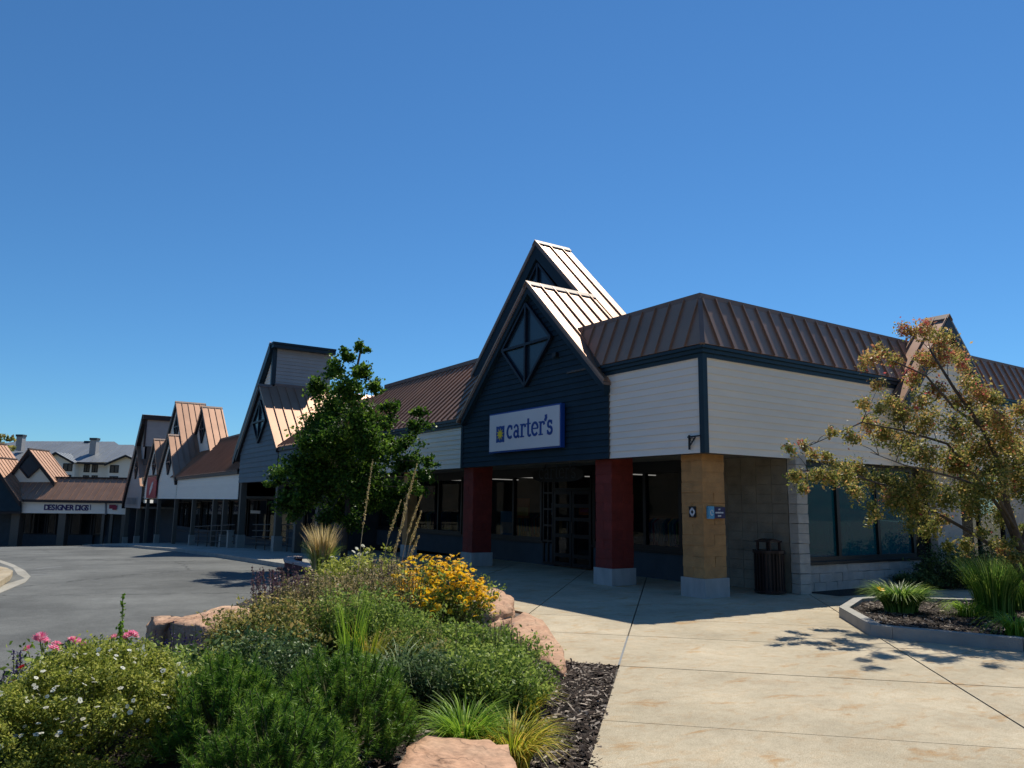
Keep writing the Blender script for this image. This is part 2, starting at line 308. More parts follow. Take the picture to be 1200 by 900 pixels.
def blades(name, base, length, width, lean, m, parent=None, n=200, spread=.1, droop=.5, updir=(0, 0, 1), kind=None, seg=5, tonep=1, az=None):
    th = rng.random(n)*2*math.pi if az is None else az; r = spread*np.sqrt(rng.random(n)); out = np.stack([np.cos(th), np.sin(th), np.zeros(n)], 1)
    B = np.array(base)+out*r[:, None]; L = length*(.6+.45*rng.random(n)); le = lean*(.2+.9*rng.random(n)); side = np.stack([-np.sin(th), np.cos(th), np.zeros(n)], 1)
    side = unit(side+.5*rng.normal(size=(n, 3))*[1, 1, .1]); V = []; 
    for k in range(seg+1):
        t = k/seg; ang = le*t+droop*t*t*(.5+rng.random(n)*.0+.5); x = L*t*np.sin(ang); z = L*t*np.cos(ang)
        c = B+out*x[:, None]+np.array([0, 0, 1])*z[:, None]; wd = width*(1-t**2)*.5+.0006
        V += [c-side*wd, c+side*wd]
    V = np.stack(V, 1).reshape(-1, 3); st = (seg+1)*2; i = np.arange(n)[:, None]*st
    Fc = np.concatenate([i+np.array([[2*k, 2*k+1, 2*k+3, 2*k+2]]) for k in range(seg)], 0)
    return mesh_np(name, V, Fc, np.repeat(rng.random(n)**tonep, st), m, parent, kind)
def blob_pts(c, rx, ry, rz, n, clumps=40, sp=.16, zmin=None, shell=.75):
    """points in tufts spread over an ellipsoid: an uneven outline with gaps between the tufts"""
    d = unit(rng.normal(size=(clumps, 3))); d[:, 2] = np.where(d[:, 2] < -.72, -d[:, 2], d[:, 2]); rr = shell+(1-shell)*rng.random((clumps, 1))
    rr = np.where(rng.random((clumps, 1)) < .22, rr*rng.random((clumps, 1))**.5, rr)
    cc = d*rr; k = rng.integers(0, clumps, n); r3 = np.array([rx, ry, rz]); p = (cc[k]+rng.normal(size=(n, 3))*sp*(.6+.8*rng.random((clumps, 1))[k]))*r3+np.array(c)
    if zmin is not None: p = p[p[:, 2] > zmin]; 
    return p, k

# ------------------------------------------------------------ ground, road, paving
mb = MB(); ys = [-60, -20, 0, 10, 16, 22, 27, 32, 38, 47, 57, 63, 72, 80, 100, 200, 400, 1500]
def sheet(mb, x0, x1, ys, dz, seg=1):
    for k in range(seg):
        a = x0+(x1-x0)*k/seg; b = x0+(x1-x0)*(k+1)/seg
        for y0, y1 in zip(ys, ys[1:]):
            mb.add([(a, y0, g(y0)+dz), (b, y0, g(y0)+dz), (b, y1, g(y1)+dz), (a, y1, g(y1)+dz)], [(0, 1, 2, 3)])
sheet(mb, -1500, 1500, ys, -.30); struct(mb, 'ground', 'earth')
KX = 7.25
mb = MB(); sheet(mb, -70, KX, [-60, -20, 0, 10, 16, 22, 27, 32, 38, 47, 57, 63, 72, 80, 86], -.13); struct(mb, 'road', 'asphalt')
def hillmesh(name, x0, x1, y0, y1, H, seed, n=40):
    r = random.Random(seed); mb = MB(); ph = [r.random()*6 for _ in range(6)]
    V = []
    for i in range(n+1):
        for j in range(n+1):
            x = x0+(x1-x0)*i/n; y = y0+(y1-y0)*j/n; t = i/n
            h = H*(t**1.2)*(.7+.2*math.sin(y*.012+ph[0])+.12*math.sin(y*.031+ph[1])+.05*math.sin(y*.09+x*.05+ph[2]))
            V.append((x, y, -1+h+r.random()*H*.01))
    Fs = [(i*(n+1)+j, (i+1)*(n+1)+j, (i+1)*(n+1)+j+1, i*(n+1)+j+1) for i in range(n) for j in range(n)]
    mb.add(V, Fs); return struct(mb, name, 'hill')
hillmesh('unseen_hills', -75, -620, -300, 800, 150, 3)
added_hill = hillmesh('unseen_hills', 60, 560, -400, 400, 140, 8)  # unseen hills to the south, added to darken the plaza window reflections
for v_ in added_hill.data.vertices: v_.co = (v_.co.y+120, -v_.co.x, v_.co.z)

# plaza: slabs laid at 45 degrees to the shop, real joints between them
q2 = math.sqrt(.5)
pv = bpy.data.objects.new('plaza_paving', None); C.objects.link(pv); pv['kind'] = 'structure'
mb = MB(); mb.add([(-12, -12, -.035), (27, -12, -.035), (27, 22, -.035), (7.25, 22, -.035), (7.25, 14, -.035), (3.4, 10, -.035), (-12, 2, -.035)], [(0, 1, 2, 3, 4, 5, 6)]); mb.build('paving_bed', 'mortar', pv)
def st(s, t): return ((s+t)*q2, (t-s)*q2)
T_ = [-4.3, -2.1, 0, 2.2, 4.35, 6.55, 8.74, 10.76, 12.42, 14.4, 16.5, 18.7, 21, 23.5, 26]
S_ = [-9, -6.6, -4.4, -2.2, -.56, 2.75, 5.6, 8.4, 11.2, 14]
for i in range(len(T_)-1):
    for j in range(len(S_)-1):
        if T_[i] < 8.7 and S_[j] < -.6: continue
        e = .010; cs = [st(S_[j]+e, T_[i]+e), st(S_[j+1]-e, T_[i]+e), st(S_[j+1]-e, T_[i+1]-e), st(S_[j]+e, T_[i+1]-e)]
        p = clip(clip(clip(clip(cs, 0, 7.25 if S_[j] < -2.5 else (4.5 if S_[j] < -.6 else -20), True), 1, 22, False), 1, -12, True), 0, 27, False)
        if area(p) < .02: continue
        dz = random.uniform(-.0015, .0015); m_ = MB(); m_.prism([(x, y, -.03) for x, y in p][::1], (0, 0, .03+dz))
        m_.build('paving_slab', 'concrete2' if (S_[j] > 2.7 and 3 < T_[i] < 6) else 'concrete', pv)
# sidewalk along the row, slab by slab
sw = bpy.data.objects.new('sidewalk', None); C.objects.link(sw); sw['kind'] = 'structure'
y = 22.01
while y < 84:
    for xa, xb in ((7.26, 9.3), (9.31, 11.35), (11.36, 13.5)):
        m_ = MB(); z0, z1 = g(y), g(y+1.99); m_.hexa([(xa, y, z0-.3), (xb, y, z0-.3), (xb, y+1.99, z1-.3), (xa, y+1.99, z1-.3), (xa, y, z0), (xb, y, z0), (xb, y+1.99, z1), (xa, y+1.99, z1)]); m_.build('paving_slab', 'concrete2', sw)
    y += 2
kb = bpy.data.objects.new('road_kerb', None); C.objects.link(kb); kb['kind'] = 'structure'
y = 14.0
while y < 84:
    m_ = MB(); z0, z1 = g(y), g(y+1.99); a, b = KX-.16, KX-.004
    m_.hexa([(a, y, z0-.3), (b, y, z0-.3), (b, y+1.99, z1-.3), (a, y+1.99, z1-.3), (a+.02, y, z0+.002), (b, y, z0+.002), (b, y+1.99, z1+.002), (a+.02, y+1.99, z1+.002)]); m_.build('kerb_stone', 'kerb', kb)
    y += 2
# traffic island kerb and gutter at the left edge
zi = -.12-.13
P = [onz(-60, 640, -.2), onz(0, 648, -.2), onz(16, 656, -.19), onz(30, 666, -.17), onz(36, 674, -.15), onz(30, 681, -.14), onz(0, 694, -.13), onz(-60, 712, -.13)]
mb = MB(); mb.prism([Vector((p.x, p.y, g(p.y)-.14)) for p in P], (0, 0, .022)); struct(mb, 'island_gutter', 'concrete2')
P = [onz(-60, 650, -.1), onz(-8, 661, -.1), onz(8, 666, -.1), onz(15, 671, -.1), onz(12, 676, -.08), onz(0, 683, -.05), onz(-60, 705, -.05)]
mb = MB(); mb.prism([Vector((p.x, p.y, g(p.y)-.118)) for p in P], (0, 0, .13)); struct(mb, 'island_kerb', 'concrete')
def stripe(px0, py0, px1, py1, wd):
    a = onz(px0, py0, -.2); b = onz(px1, py1, -.2); a.z = g(a.y)-.126; b.z = g(b.y)-.126; d = (b-a).normalized().cross(Z)*wd/2
    return MB().add([a-d, b-d, b+d, a+d], [(0, 1, 2, 3)])
for r_ in ((42, 664, 72, 660.5, .10), (96, 660.5, 121, 660.2, .10), (36, 669, 60, 667, .09), (36, 673.5, 62, 672.5, .09)):
    struct(stripe(*r_), 'road_marking', 'marking')

a_, b_ = Vector((*st(-.56, 8.78), .003)), Vector((*st(-.56, 10.7), .003)); d_ = Vector((q2, -q2, 0))*.012
struct(MB().add([a_-d_, a_+d_, b_+d_, b_-d_], [(0, 1, 2, 3)]), 'joint_sealant', 'marking')
# raised bed with a low mound of mulch
BED = [(-9, 1.2), (-1, -.6), (.6, 1.15), (2.0, 2.6), (3.45, 4.17), (5.77, 6.6), (5.41, 7.06), (5.85, 8.2), (6.6, 9.6), (7.1, 11.4), (7.1, 13.9), (7.22, 17), (8.2, 18.6), (8.9, 20.8), (8.0, 21.8), (6.2, 20.4), (6.1, 18.6), (5.2, 16.4), (3.7, 13.9), (2.1, 11.3), (.6, 9.2), (-1.6, 7.4), (-9, 6.5)]
def inside(x, y, P=BED):
    c = False; n = len(P)
    for i in range(n):
        a, b = P[i], P[(i+1) % n]
        if (a[1] > y) != (b[1] > y) and x < (b[0]-a[0])*(y-a[1])/(b[1]-a[1])+a[0]: c = not c
    return c
def edged(x, y, P=BED):
    d = 9
    for i in range(len(P)):
        a, b = P[i], P[(i+1) % len(P)]; L = (b[0]-a[0])**2+(b[1]-a[1])**2; t = max(0, min(1, ((x-a[0])*(b[0]-a[0])+(y-a[1])*(b[1]-a[1]))/L))
        d = min(d, math.hypot(x-a[0]-t*(b[0]-a[0]), y-a[1]-t*(b[1]-a[1])))
    return d
def bedz(x, y): return -.02+.30*min(1, edged(x, y)/1.6)**1.1 if inside(x, y) else -.02
from mathutils import geometry as geo
pts = [Vector(p) for p in BED]; gx = []
for i in range(-30, 30):
    for j in range(-4, 84):
        x, y = i*.26, j*.26
        if inside(x, y) and edged(x, y) > .08: gx.append(Vector((x, y)))
n = len(pts); res = geo.delaunay_2d_cdt(pts+gx, [(i, (i+1) % n) for i in range(n)], [], 1, 1e-5)
mb = MB(); mb.add([(v.x, v.y, bedz(v.x, v.y)+(.0 if edged(v.x, v.y) < .05 else random.uniform(-.012, .012))) for v in res[0]], [tuple(f) for f in res[2]]); struct(mb, 'planting_bed', 'soil')
# mulch chips: loose shreds nobody could count
def chips(name, pred, zf, n, x0, x1, y0, y1, dens=None, sz=(.035, .008)):
    P = []
    while len(P) < n:
        x, y = random.uniform(x0, x1), random.uniform(y0, y1)
        if pred(x, y): P.append((x, y, zf(x, y)+random.uniform(.002, .018)))
    P = np.array(P); k = len(P); th = rng.random(k)*6.283; d = np.stack([np.cos(th), np.sin(th), rng.normal(size=k)*.28], 1); s = np.stack([-np.sin(th), np.cos(th), rng.normal(size=k)*.5], 1)
    L = sz[0]*(.35+rng.random((k, 1))**2*1.6); W = sz[1]*(.5+rng.random((k, 1)))
    V = np.stack([P-d*L-s*W, P+d*L-s*W*.6, P+d*L+s*W*.6, P-d*L+s*W, P+np.array([0, 0, 1])*W*.9], 1).reshape(-1, 3); i = np.arange(k)[:, None]*5
    Fc = np.concatenate([i+np.array([[0, 1, 4]]), i+np.array([[1, 2, 4]]), i+np.array([[2, 3, 4]]), i+np.array([[3, 0, 4]])], 0)
    return mesh_np(name, V, Fc, np.repeat(rng.random(k)**1.2, 5), 'mulch', kind='stuff')
o = chips('bark_mulch', lambda x, y: inside(x, y), bedz, 26000, 1.2, 5.8, 2.2, 8.2); tag(o, 'dark shredded bark mulch covering the near corner of the flower bed', 'mulch')

# ------------------------------------------------------------ building kit
def win(parent, O, U, N, w_, h_, cols=(.5,), rows=(), m='glass', fr=.06, dp=.10, name='window'):
    """framed window: frame with mullions, one pane per opening; O = lower corner on the wall face, U along, N outward"""
    O, U, N = Vector(O), Vector(U), Vector(N); f = MB()
    us = [0]+[c*w_ for c in cols]+[w_]; vs = [0]+[r*h_ for r in rows]+[h_]
    for k, u in enumerate(us): uu = min(max(u, fr/2), w_-fr/2); f.bar(O+U*uu-N*dp/2, O+U*uu-N*dp/2+Z*h_, fr, dp, U)
    for k, v in enumerate(vs):
        vv = min(max(v, fr/2), h_-fr/2); f.bar(O+Z*vv-N*(dp/2-.002)+U*.004, O+Z*vv-N*(dp/2-.002)+U*(w_-.004), fr, dp, Z)
    fo = f.build(name, 'frame', parent)
    for a, b in zip(us, us[1:]):
        for c, d in zip(vs, vs[1:]):
            p = O-N*dp*.6; e = .01
            MB().prism([p+U*(a+e)+Z*(c+e), p+U*(b-e)+Z*(c+e), p+U*(b-e)+Z*(d-e), p+U*(a+e)+Z*(d-e)], -N*.012).build('pane', m, fo)
    return fo
def diamond(parent, cY, cz, hw, hh, x, N=Vector((-1, 0, 0)), U=Vector((0, 1, 0)), m='glass_gable', fr=.07, cO=None, cross=.5):
    """diamond gable window: frame, a post and a rail, four panes"""
    c = cO if cO is not None else Vector((x, cY, cz)); f = MB(); R = [c+U*hw, c+Z*hh, c-U*hw, c-Z*hh]; e = N*.05
    for i in range(4): f.bar(R[i]+e, R[(i+1) % 4]+e, fr, .09, (R[(i+1) % 4]-R[i]).cross(N))
    f.bar(c-Z*hh+e*1.1, c+Z*hh+e*1.1, fr, .09, U); f.bar(c-U*hw+e*1.05, c+U*hw+e*1.05, fr, .09, Z)
    fo = f.build('window', 'window_bar', parent)
    for i in range(4): MB().prism([c+N*.012, R[i]+N*.012, R[(i+1) % 4]+N*.012], N*.012).build('pane', m, fo)
    return fo
def gable_roof(parent, x0, x1, yc, za, zl, zr, sl_, cutR=None, join=False, lit='roof', left=True):
    """roof of a gable whose front looks towards -x: ridge along x at (yc,za); slopes run down to zl (left,+y) and zr (right,-y)"""
    k = math.sqrt(1+sl_*sl_); V_ = Vector((0, -1/k, -sl_/k)); Nn = Vector((0, -sl_/k, 1/k)).normalized()
    Lr = (za-zr)/sl_*k; poly = cutR or [(0, 0), (x1-x0, 0), (x1-x0, Lr), (0, Lr)]
    O = Vector((x0, yc, za)); pans(parent, O, X, V_, Nn, poly, join=join, m=lit)
    if left:
        Vl = Vector((0, 1/k, -sl_/k)); Ll = (za-zl)/sl_*k; pans(parent, O, X, Vl, Vector((0, sl_/k, 1/k)), [(0, 0), (x1-x0, 0), (x1-x0, Ll), (0, Ll)], join=join, m=lit)
    chevron(parent, (x0-.02, yc, za+.035), (x1+.02, yc, za+.035), Y, sl_)
def chevron(parent, a, b, side, sl, w_=.13, t=.035, m='cap'):
    a, b, side = Vector(a), Vector(b), Vector(side); d = -Z*sl*w_
    MB().prism([a+Z*t, a+side*w_+d+Z*t, a+side*w_+d, a, a-side*w_+d, a-side*w_+d+Z*t], b-a).build('ridge_cap', m, parent)
def rakes(parent, x0, yc, za, yl, zl, yr, zr, m='trim', h=.22, t=.16, lo=0):
    """barge boards under the two slopes of a gable"""
    for ye, ze in ((yl, zl), (yr, zr)):
        d = Vector((0, ye-yc, ze-za)).normalized(); nn = Vector((0, -d.z, d.y)); nn = nn if nn.z < 0 else -nn
        s = Vector((0, 0, -1)); a = Vector((x0, yc, za)); b = Vector((x0, ye, ze)); hh = h/abs(nn.z)
        MB().prism([a, b, b+s*hh, a+s*hh], (t, 0, 0)).build('barge_board', m, parent)

# ------------------------------------------------------------ the corner clothing shop
shop = thing('clothing_store', 'corner shop with navy gable and pale siding panels over red and tan block columns', 'shop', (11.3, 10.4, 0))
PA, PB = 11.10, 10.13                                        # outer faces of the two parapet panels
NA, NB = Vector((-1, 0, 0)), Vector((0, -1, 0))
# solid body, roof deck, floor inside
MB().box((16.3, 13.2, -.02), (27, 30.5, 2.90)).build('body', 'interior', shop)
MB().box((13.9, 13.2, 2.93), (27, 30.5, 5.35)).build('upper_body', 'darkwall', shop)
MB().box((14.02, 13.08, -.02), (27, 13.18, 2.90)).build('partition_wall', 'interior', shop)
MB().box((13.7, 10.4, 2.95), (27, 13.15, 5.3)).build('upper_body', 'darkwall', shop)
MB().box((13.9, 13.16, 5.36), (26.9, 30.4, 5.45)).build('roof_deck', 'roofdeck', shop)
MB().box((11.5, 10.6, 5.30), (13.88, 14.6, 5.40)).build('roof_deck', 'roofdeck', shop)
MB().box((11.42, 10.5, 2.80), (27, 12.9, 2.93)).build('soffit', 'soffit', shop)
MB().box((11.15, 12.91, 2.80), (13.98, 30.4, 2.93)).build('soffit', 'soffit', shop)
# panel A (towards the road) right of the gable
yb0, yb1 = PB+.02, 12.93
f = MB().box((PA+.03, PB+.03, 2.73), (PA+.28, 13.4, 4.80)).build('parapet_wall', 'mortar', shop)
siding(f, 'white', (PA+.03, 0, 2.73), Y, NA, [(yb0+.07, 0), (yb1, 0), (yb1, 1.42), (13.2, 1.84), (yb0+.07, 1.84)])
# panel B (towards the plaza)
f = MB().box((PA+.30, PB+.03, 2.73), (17.7, PB+.28, 4.80)).build('parapet_wall', 'mortar', shop)
siding(f, 'cream', (0, PB+.03, 2.73), X, NB, [(PA+.09, 0), (17.75, 0), (17.75, 1.84), (PA+.09, 1.84)])
MB().box((PA-.035, PB-.035, 2.725), (PA+.085, PB+.085, 4.57)).build('corner_board', 'trim', shop)
for z0, z1, o_ in ((4.57, 4.66, .02), (4.66, 4.74, .06), (4.74, 4.80, .10)):           # stepped teal cornice
    MB().box((PA-o_, PB-o_, z0), (PA+.29, 13.04, z1-.002)).build('cornice_board', 'trim', shop)
    MB().box((PA+.295, PB-o_, z0), (17.8, PB+.29, z1-.002)).build('cornice_board', 'trim', shop)
# steep parapet roof: eave z 4.80 at the panel, ridge 5.85 set .33 back
ez, rz_, sb = 4.80, 5.90, .45; ht = rz_-ez; L = math.hypot(ht, sb); Va = Vector((sb, 0, ht))/L; Na = Vector((-ht, 0, sb))/L; Vb = Vector((0, sb, ht))/L; Nb = Vector((0, -ht, sb))/L
ax0, by0 = PA-.10, PB-.10
pans(shop, (ax0, by0, ez), Y, Va, Na, [(.02, .01), (3.0, .01), (4.35, L), (sb+.02, L)], .41)
pans(shop, (ax0, by0, ez), X, Vb, Nb, [(.02, .01), (7.3, .01), (8.2, L), (sb+.02, L)], .415)
wallpoly(shop, 'roof_body', 'mortar', [(ax0+.03, by0+.5, ez), (ax0+.35, by0+.5, ez), (ax0+.72, by0+.5, rz_-.03), (ax0+sb+.02, by0+.5, rz_-.03)], (0, 3.8, 0))
wallpoly(shop, 'roof_body', 'mortar', [(ax0+.5, by0+.03, ez), (ax0+.5, by0+.35, ez), (ax0+.5, by0+.72, rz_-.03), (ax0+.5, by0+sb+.02, rz_-.03)], (16.5, 0, 0))
cm = MB(); cm.bar((ax0+sb+.09, by0+sb+.21, rz_), (ax0+sb+.09, 14.45, rz_), .24, .15, X); cm.build('parapet_cap', 'cap', shop)
cm = MB(); cm.bar((ax0+sb-.03, by0+sb+.09, rz_), (19.1, by0+sb+.09, rz_), .24, .15, Y); cm.build('parapet_cap', 'cap', shop)
cm = MB(); cm.bar((ax0-.005, by0-.005, ez+.0), (ax0+sb-.005, by0+sb-.005, rz_-.06), .085, .06, (1, -1, 0)); cm.build('hip_cap', 'cap', shop)
# navy gable
GX, GY, GZ, GS = 11.05, 15.85, 7.33, .97
gl, gr = 19.33, 12.86
zr0 = GZ-(GY-gr)*GS; zl0 = GZ-(gl-GY)*GS
f = wallpoly(shop, 'gable_wall', 'mortar', [(GX+.03, gr, 2.73), (GX+.03, gr, zr0), (GX+.03, GY, GZ-.02), (GX+.03, gl-.12, zl0+.05), (GX+.03, gl-.12, 2.73)], (.25, 0, 0))
siding(f, 'navy', (GX+.03, 0, 2.73), Y, NA, [(gr, 0), (gl-.12, 0), (gl-.12, zl0-2.63), (GY, GZ-2.76), (gr, zr0-2.76)])
MB().box((GX-.01, gl-.13, 2.72), (GX+.27, gl-.02, zl0)).build('corner_board', 'navy', shop)
rakes(shop, GX-.13, GY, GZ-.02, gl-.22, GZ-.02-(gl-.22-GY)*GS, gr-.02, GZ-.02-(GY-gr+.02)*GS, 'navy', .16, .18)
rakes(shop, GX-.16, GY, GZ+.02, gl-.2, GZ+.02-(gl-.2-GY)*GS, gr-.04, GZ+.02-(GY-gr+.04)*GS, 'cap', .05, .22)
k = math.sqrt(1+GS*GS)
Lr = (GY-13.35)*k; gable_roof(shop, GX-.17, 13.1, GY, GZ+.03, 4.0, 4.0, GS, cutR=[(0, 0), (2.2, 0), (2.2, 1.9), (.78, 2.15), (.25, (GY-gr+.04)*k), (0, (GY-gr+.04)*k)], left=False)
wallpoly(shop, 'roof_body', 'mortar', [(GX+.1, GY, GZ-.03), (GX+.1, gl-.05, GZ-.03-(gl-.05-GY)*GS), (GX+.1, gl-.05, 4.0), (GX+.1, 14.2, 4.9), (GX+.1, 14.2, GZ-.05-(GY-14.2)*GS)], (1.6, 0, 0))
kl = (gl-.02-GY)*k; pans(shop, (GX-.17, GY, GZ+.03), X, (0, 1/k, -GS/k), (0, GS/k, 1/k), [(0, 0), (2.0, 0), (2.0, kl), (0, kl)])
diamond(shop, 15.98, 5.78, 1.10, 1.08, GX-.01, fr=.065)
MB().box((GX-.10, 14.66, 5.26), (GX+.0, 14.80, 5.36)).build('flood_lamp', 'iron', shop)
# upper gable set back behind it
UX, UY, UZ, US = 12.78, 18.12, 9.46, .985; ku = math.sqrt(1+US*US)
ul, ur = 21.75, 14.78
f = wallpoly(shop, 'gable_wall', 'mortar', [(UX+.2, ur, UZ-(UY-ur)*US), (UX+.2, UY, UZ-.03), (UX+.2, ul, UZ-(ul-UY)*US), (UX+.2, ul, 5.2), (UX+.2, ur, 5.2)], (.2, 0, 0))
siding(f, 'grey_siding', (UX+.2, 0, 5.2), Y, NA, [(ur, 0), (ul, 0), (ul, UZ-(ul-UY)*US-5.2), (ul-1.62, UZ-(ul-1.62-UY)*US-5.25), (ur+1.62, UZ-(ul-1.62-UY)*US-5.25), (ur, UZ-(UY-ur)*US-5.2)])
siding(f, 'navy', (UX+.19, 0, 7.6), Y, NA, [(16.3, 0), (19.94, 0), (UY, 1.83)])
diamond(shop, UY, 7.75, 1.05, 1.10, UX+.14)
rakes(shop, UX, UY, UZ, ul, UZ-(ul-UY)*US, ur-.2, UZ-(UY-ur+.2)*US, 'navy', .34, .22)
rakes(shop, UX-.03, UY, UZ+.03, ul, UZ+.03-(ul-UY)*US, ur-.2, UZ+.03-(UY-ur+.2)*US, 'cap', .06, .2)
ub = ony(666, 292, UY).x
pans(shop, (UX-.03, UY, UZ+.03), X, (0, -1/ku, -US/ku), (0, -US/ku, 1/ku), [(0, 0), (ub-UX+.03, 0), (ub-UX+.03, (UY-13.6)*ku), (0, (UY-13.6)*ku)], .47)
pans(shop, (UX-.03, UY, UZ+.03), X, (0, 1/ku, -US/ku), (0, US/ku, 1/ku), [(0, 0), (ub-UX+.03, 0), (ub-UX+.03, (ul-UY)*ku), (0, (ul-UY)*ku)], .47)
chevron(shop, (UX-.05, UY, UZ+.075), (ub+.03, UY, UZ+.075), Y, US)
rakes(shop, ub-.12, UY, UZ+.04, ul, UZ+.04-(ul-UY)*US, 13.7, UZ+.04-(UY-13.7)*US, 'dark_trim', .14, .16)
wallpoly(shop, 'gable_end_wall', 'grey_siding', [(ub-.1, ur-1, UZ-.1-(UY-ur+1)*US), (ub-.1, UY, UZ-.06), (ub-.1, ul, UZ-.05-(ul-UY)*US)], (-.15, 0, 0))
# left wing: long pale band, lower 45 degree roof
wl = 30.4
f = MB().box((PA+.06, gl-.1, 2.73), (PA+.28, wl, 3.92)).build('parapet_wall', 'mortar', shop)
siding(f, 'white', (PA+.06, 0, 2.73), Y, NA, [(gl-.13, 0), (wl, 0), (wl, 1.19), (gl-.13, 1.19)])
for z0, z1, o_ in ((3.91, 4.00, .0), (4.00, 4.08, .04), (4.08, 4.16, .08)): MB().box((PA-o_, gl-.1, z0), (PA+.285, wl, z1-.002)).build('cornice_board', 'trim', shop)
RL = 13.62-11.02; kk = math.sqrt(2)
pans(shop, (11.02, gl, 4.16), Y, Vector((1, 0, .95)).normalized(), Vector((-.95, 0, 1)).normalized(), [(.02, 0), (wl-gl, 0), (wl-gl, RL*math.hypot(1, .95)), (2.0, RL*math.hypot(1, .95)), (1.35, 2.4)], .375)
MB().bar((13.62, 21.0, 4.16+RL*.95+.03), (13.62, wl, 4.16+RL*.95+.03), .2, .14, X).build('ridge_cap', 'cap', shop)
wallpoly(shop, 'roof_body', 'mortar', [(11.1, 19.6, 4.15), (13.6, 19.6, 4.15+2.5*.95-.03), (16, 19.6, 5), (16, 19.6, 4.15)], (0, wl-19.7, 0))
# columns of painted block on concrete plinths
def column(x0, x1, y0, y1, m, top, n=12):
    p = MB(); p.box((x0, y0, -.03), (x1, y1, .36)); c = p.build('column', 'plinth', shop)
    MB().box((x0+.05, y0+.05, .36), (x1-.05, y1-.05, top)).build('column_core', m, c)
    zz = .362; hgt = (top-.362)/n; i_ = .035
    for k_ in range(n):
        a, b, c_, d = x0+i_, x1-i_, y0+i_, y1-i_; e = .0025
        rr = ((a, (a+b)/2-e, c_, d), ((a+b)/2+e, b, c_, d)) if k_ % 2 else ((a, b, c_, (c_+d)/2-e), (a, b, (c_+d)/2+e, d))
        for q in rr: MB().box((q[0], q[2], zz+e), (q[1], q[3], zz+hgt-e), .007).build('block', m, c)
        zz += hgt
    return c
column(11.33, 12.02, 10.42, 11.04, 'tan_block', 2.80)
column(11.23, 11.93, 12.96, 13.58, 'red_block', 2.80)
column(11.20, 11.90, 18.85, 19.45, 'red_block', 2.80)
column(11.25, 11.65, 23.1, 23.5, 'tan_block', 2.80)
# pier at the end of the recess and block courses beneath the plaza windows
c = MB().box((13.72, 10.22, -.03), (14.0, 13.1, 2.80)).build('recess_wall', 'recess', shop)
zz = 0
for k_ in range(14):
    a = 13.66
    MB().box((a, 10.02, zz+.003), (14.0, 10.23, zz+.197), .008).build('block', 'grey_block', c); zz += .2
# scored blocks on the recess wall's face
for k_ in range(14):
    y_ = 10.27
    while y_ < 12.9:
        yn = min(y_+.4, 13.05); MB().box((13.695, y_+.004, k_*.2+.004), (13.722, yn-.004, k_*.2+.196), .003).build('block', 'recess', c); y_ = yn
SF = 13.36
f = MB().box((SF+.05, 12.9, -.02), (SF+.25, 16.22, .62)).build('sill_wall', 'darkwall', shop)
MB().box((SF+.05, 17.98, -.02), (SF+.25, 30.3, .62)).build('sill_wall', 'darkwall', shop)
MB().box((SF-.02, 12.88, .62), (SF+.12, 16.24, .68)).build('sill', 'frame', shop)
MB().box((SF-.02, 18.44, .62), (SF+.12, 30.3, .68)).build('sill', 'frame', shop)
MB().box((SF+.0, 12.88, 2.62), (SF+.25, 30.3, 2.80)).build('head_panel', 'frame', shop)
win(shop, (SF, 12.95, .68), Y, NA, 3.25, 1.94, cols=(.385, .75), fr=.10)
win(shop, (SF, 18.52, .68), Y, NA, 4.6, 1.94, cols=(.33, .66), fr=.09)
win(shop, (SF, 23.2, .68), Y, NA, 6.9, 1.94, cols=(.25, .5, .75), fr=.09)
win(shop, (SF, 17.96, .05), Y, NA, .5, 2.57, rows=(.25, .42, .60, .78), fr=.055)
win(shop, (SF, 16.24, 2.12), Y, NA, 1.70, .50, cols=(), fr=.07)
for yy in (16.26, 17.11):
    d = win(shop, (SF, yy, .04), Y, NA, .83, 2.07, cols=(), rows=(.14, .40, .62, .80), fr=.10, name='door')
    MB().bar((SF-.07, yy+(.74 if yy < 17 else .09), .95), (SF-.07, yy+(.74 if yy < 17 else .09), 1.25), .025, .025).build('handle', 'steel', d)
# room behind the glass with clothes rails
M['lamp'] = bpy.data.materials.new('ceiling_lamp'); M['lamp'].use_nodes = True; e_ = M['lamp'].node_tree.nodes['Principled BSDF']; e_.inputs['Emission Color'].default_value = (1, .96, .88, 1); e_.inputs['Emission Strength'].default_value = .55
for y_ in (14.2, 16.6, 19.0, 21.4, 23.8, 26.2): MB().box((14.3, y_, 2.60), (16.1, y_+.05, 2.63)).build('ceiling_light', 'lamp', shop)
for x_ in (14.6, 16.2, 17.8): MB().box((x_, 11.0, 2.62), (x_+.14, 12.4, 2.68)).build('ceiling_light', 'lamp', shop)
GC = [(.02, .06, .25), (.55, .16, .03), (.10, .35, .42), (.65, .60, .55), (.55, .12, .18), (.03, .04, .10), (.25, .40, .12), (.62, .45, .10)]
for i_, c_ in enumerate(GC): M['cloth%d' % i_] = mat('garment_cloth', c_, .9)
rg_ = random.Random(5)
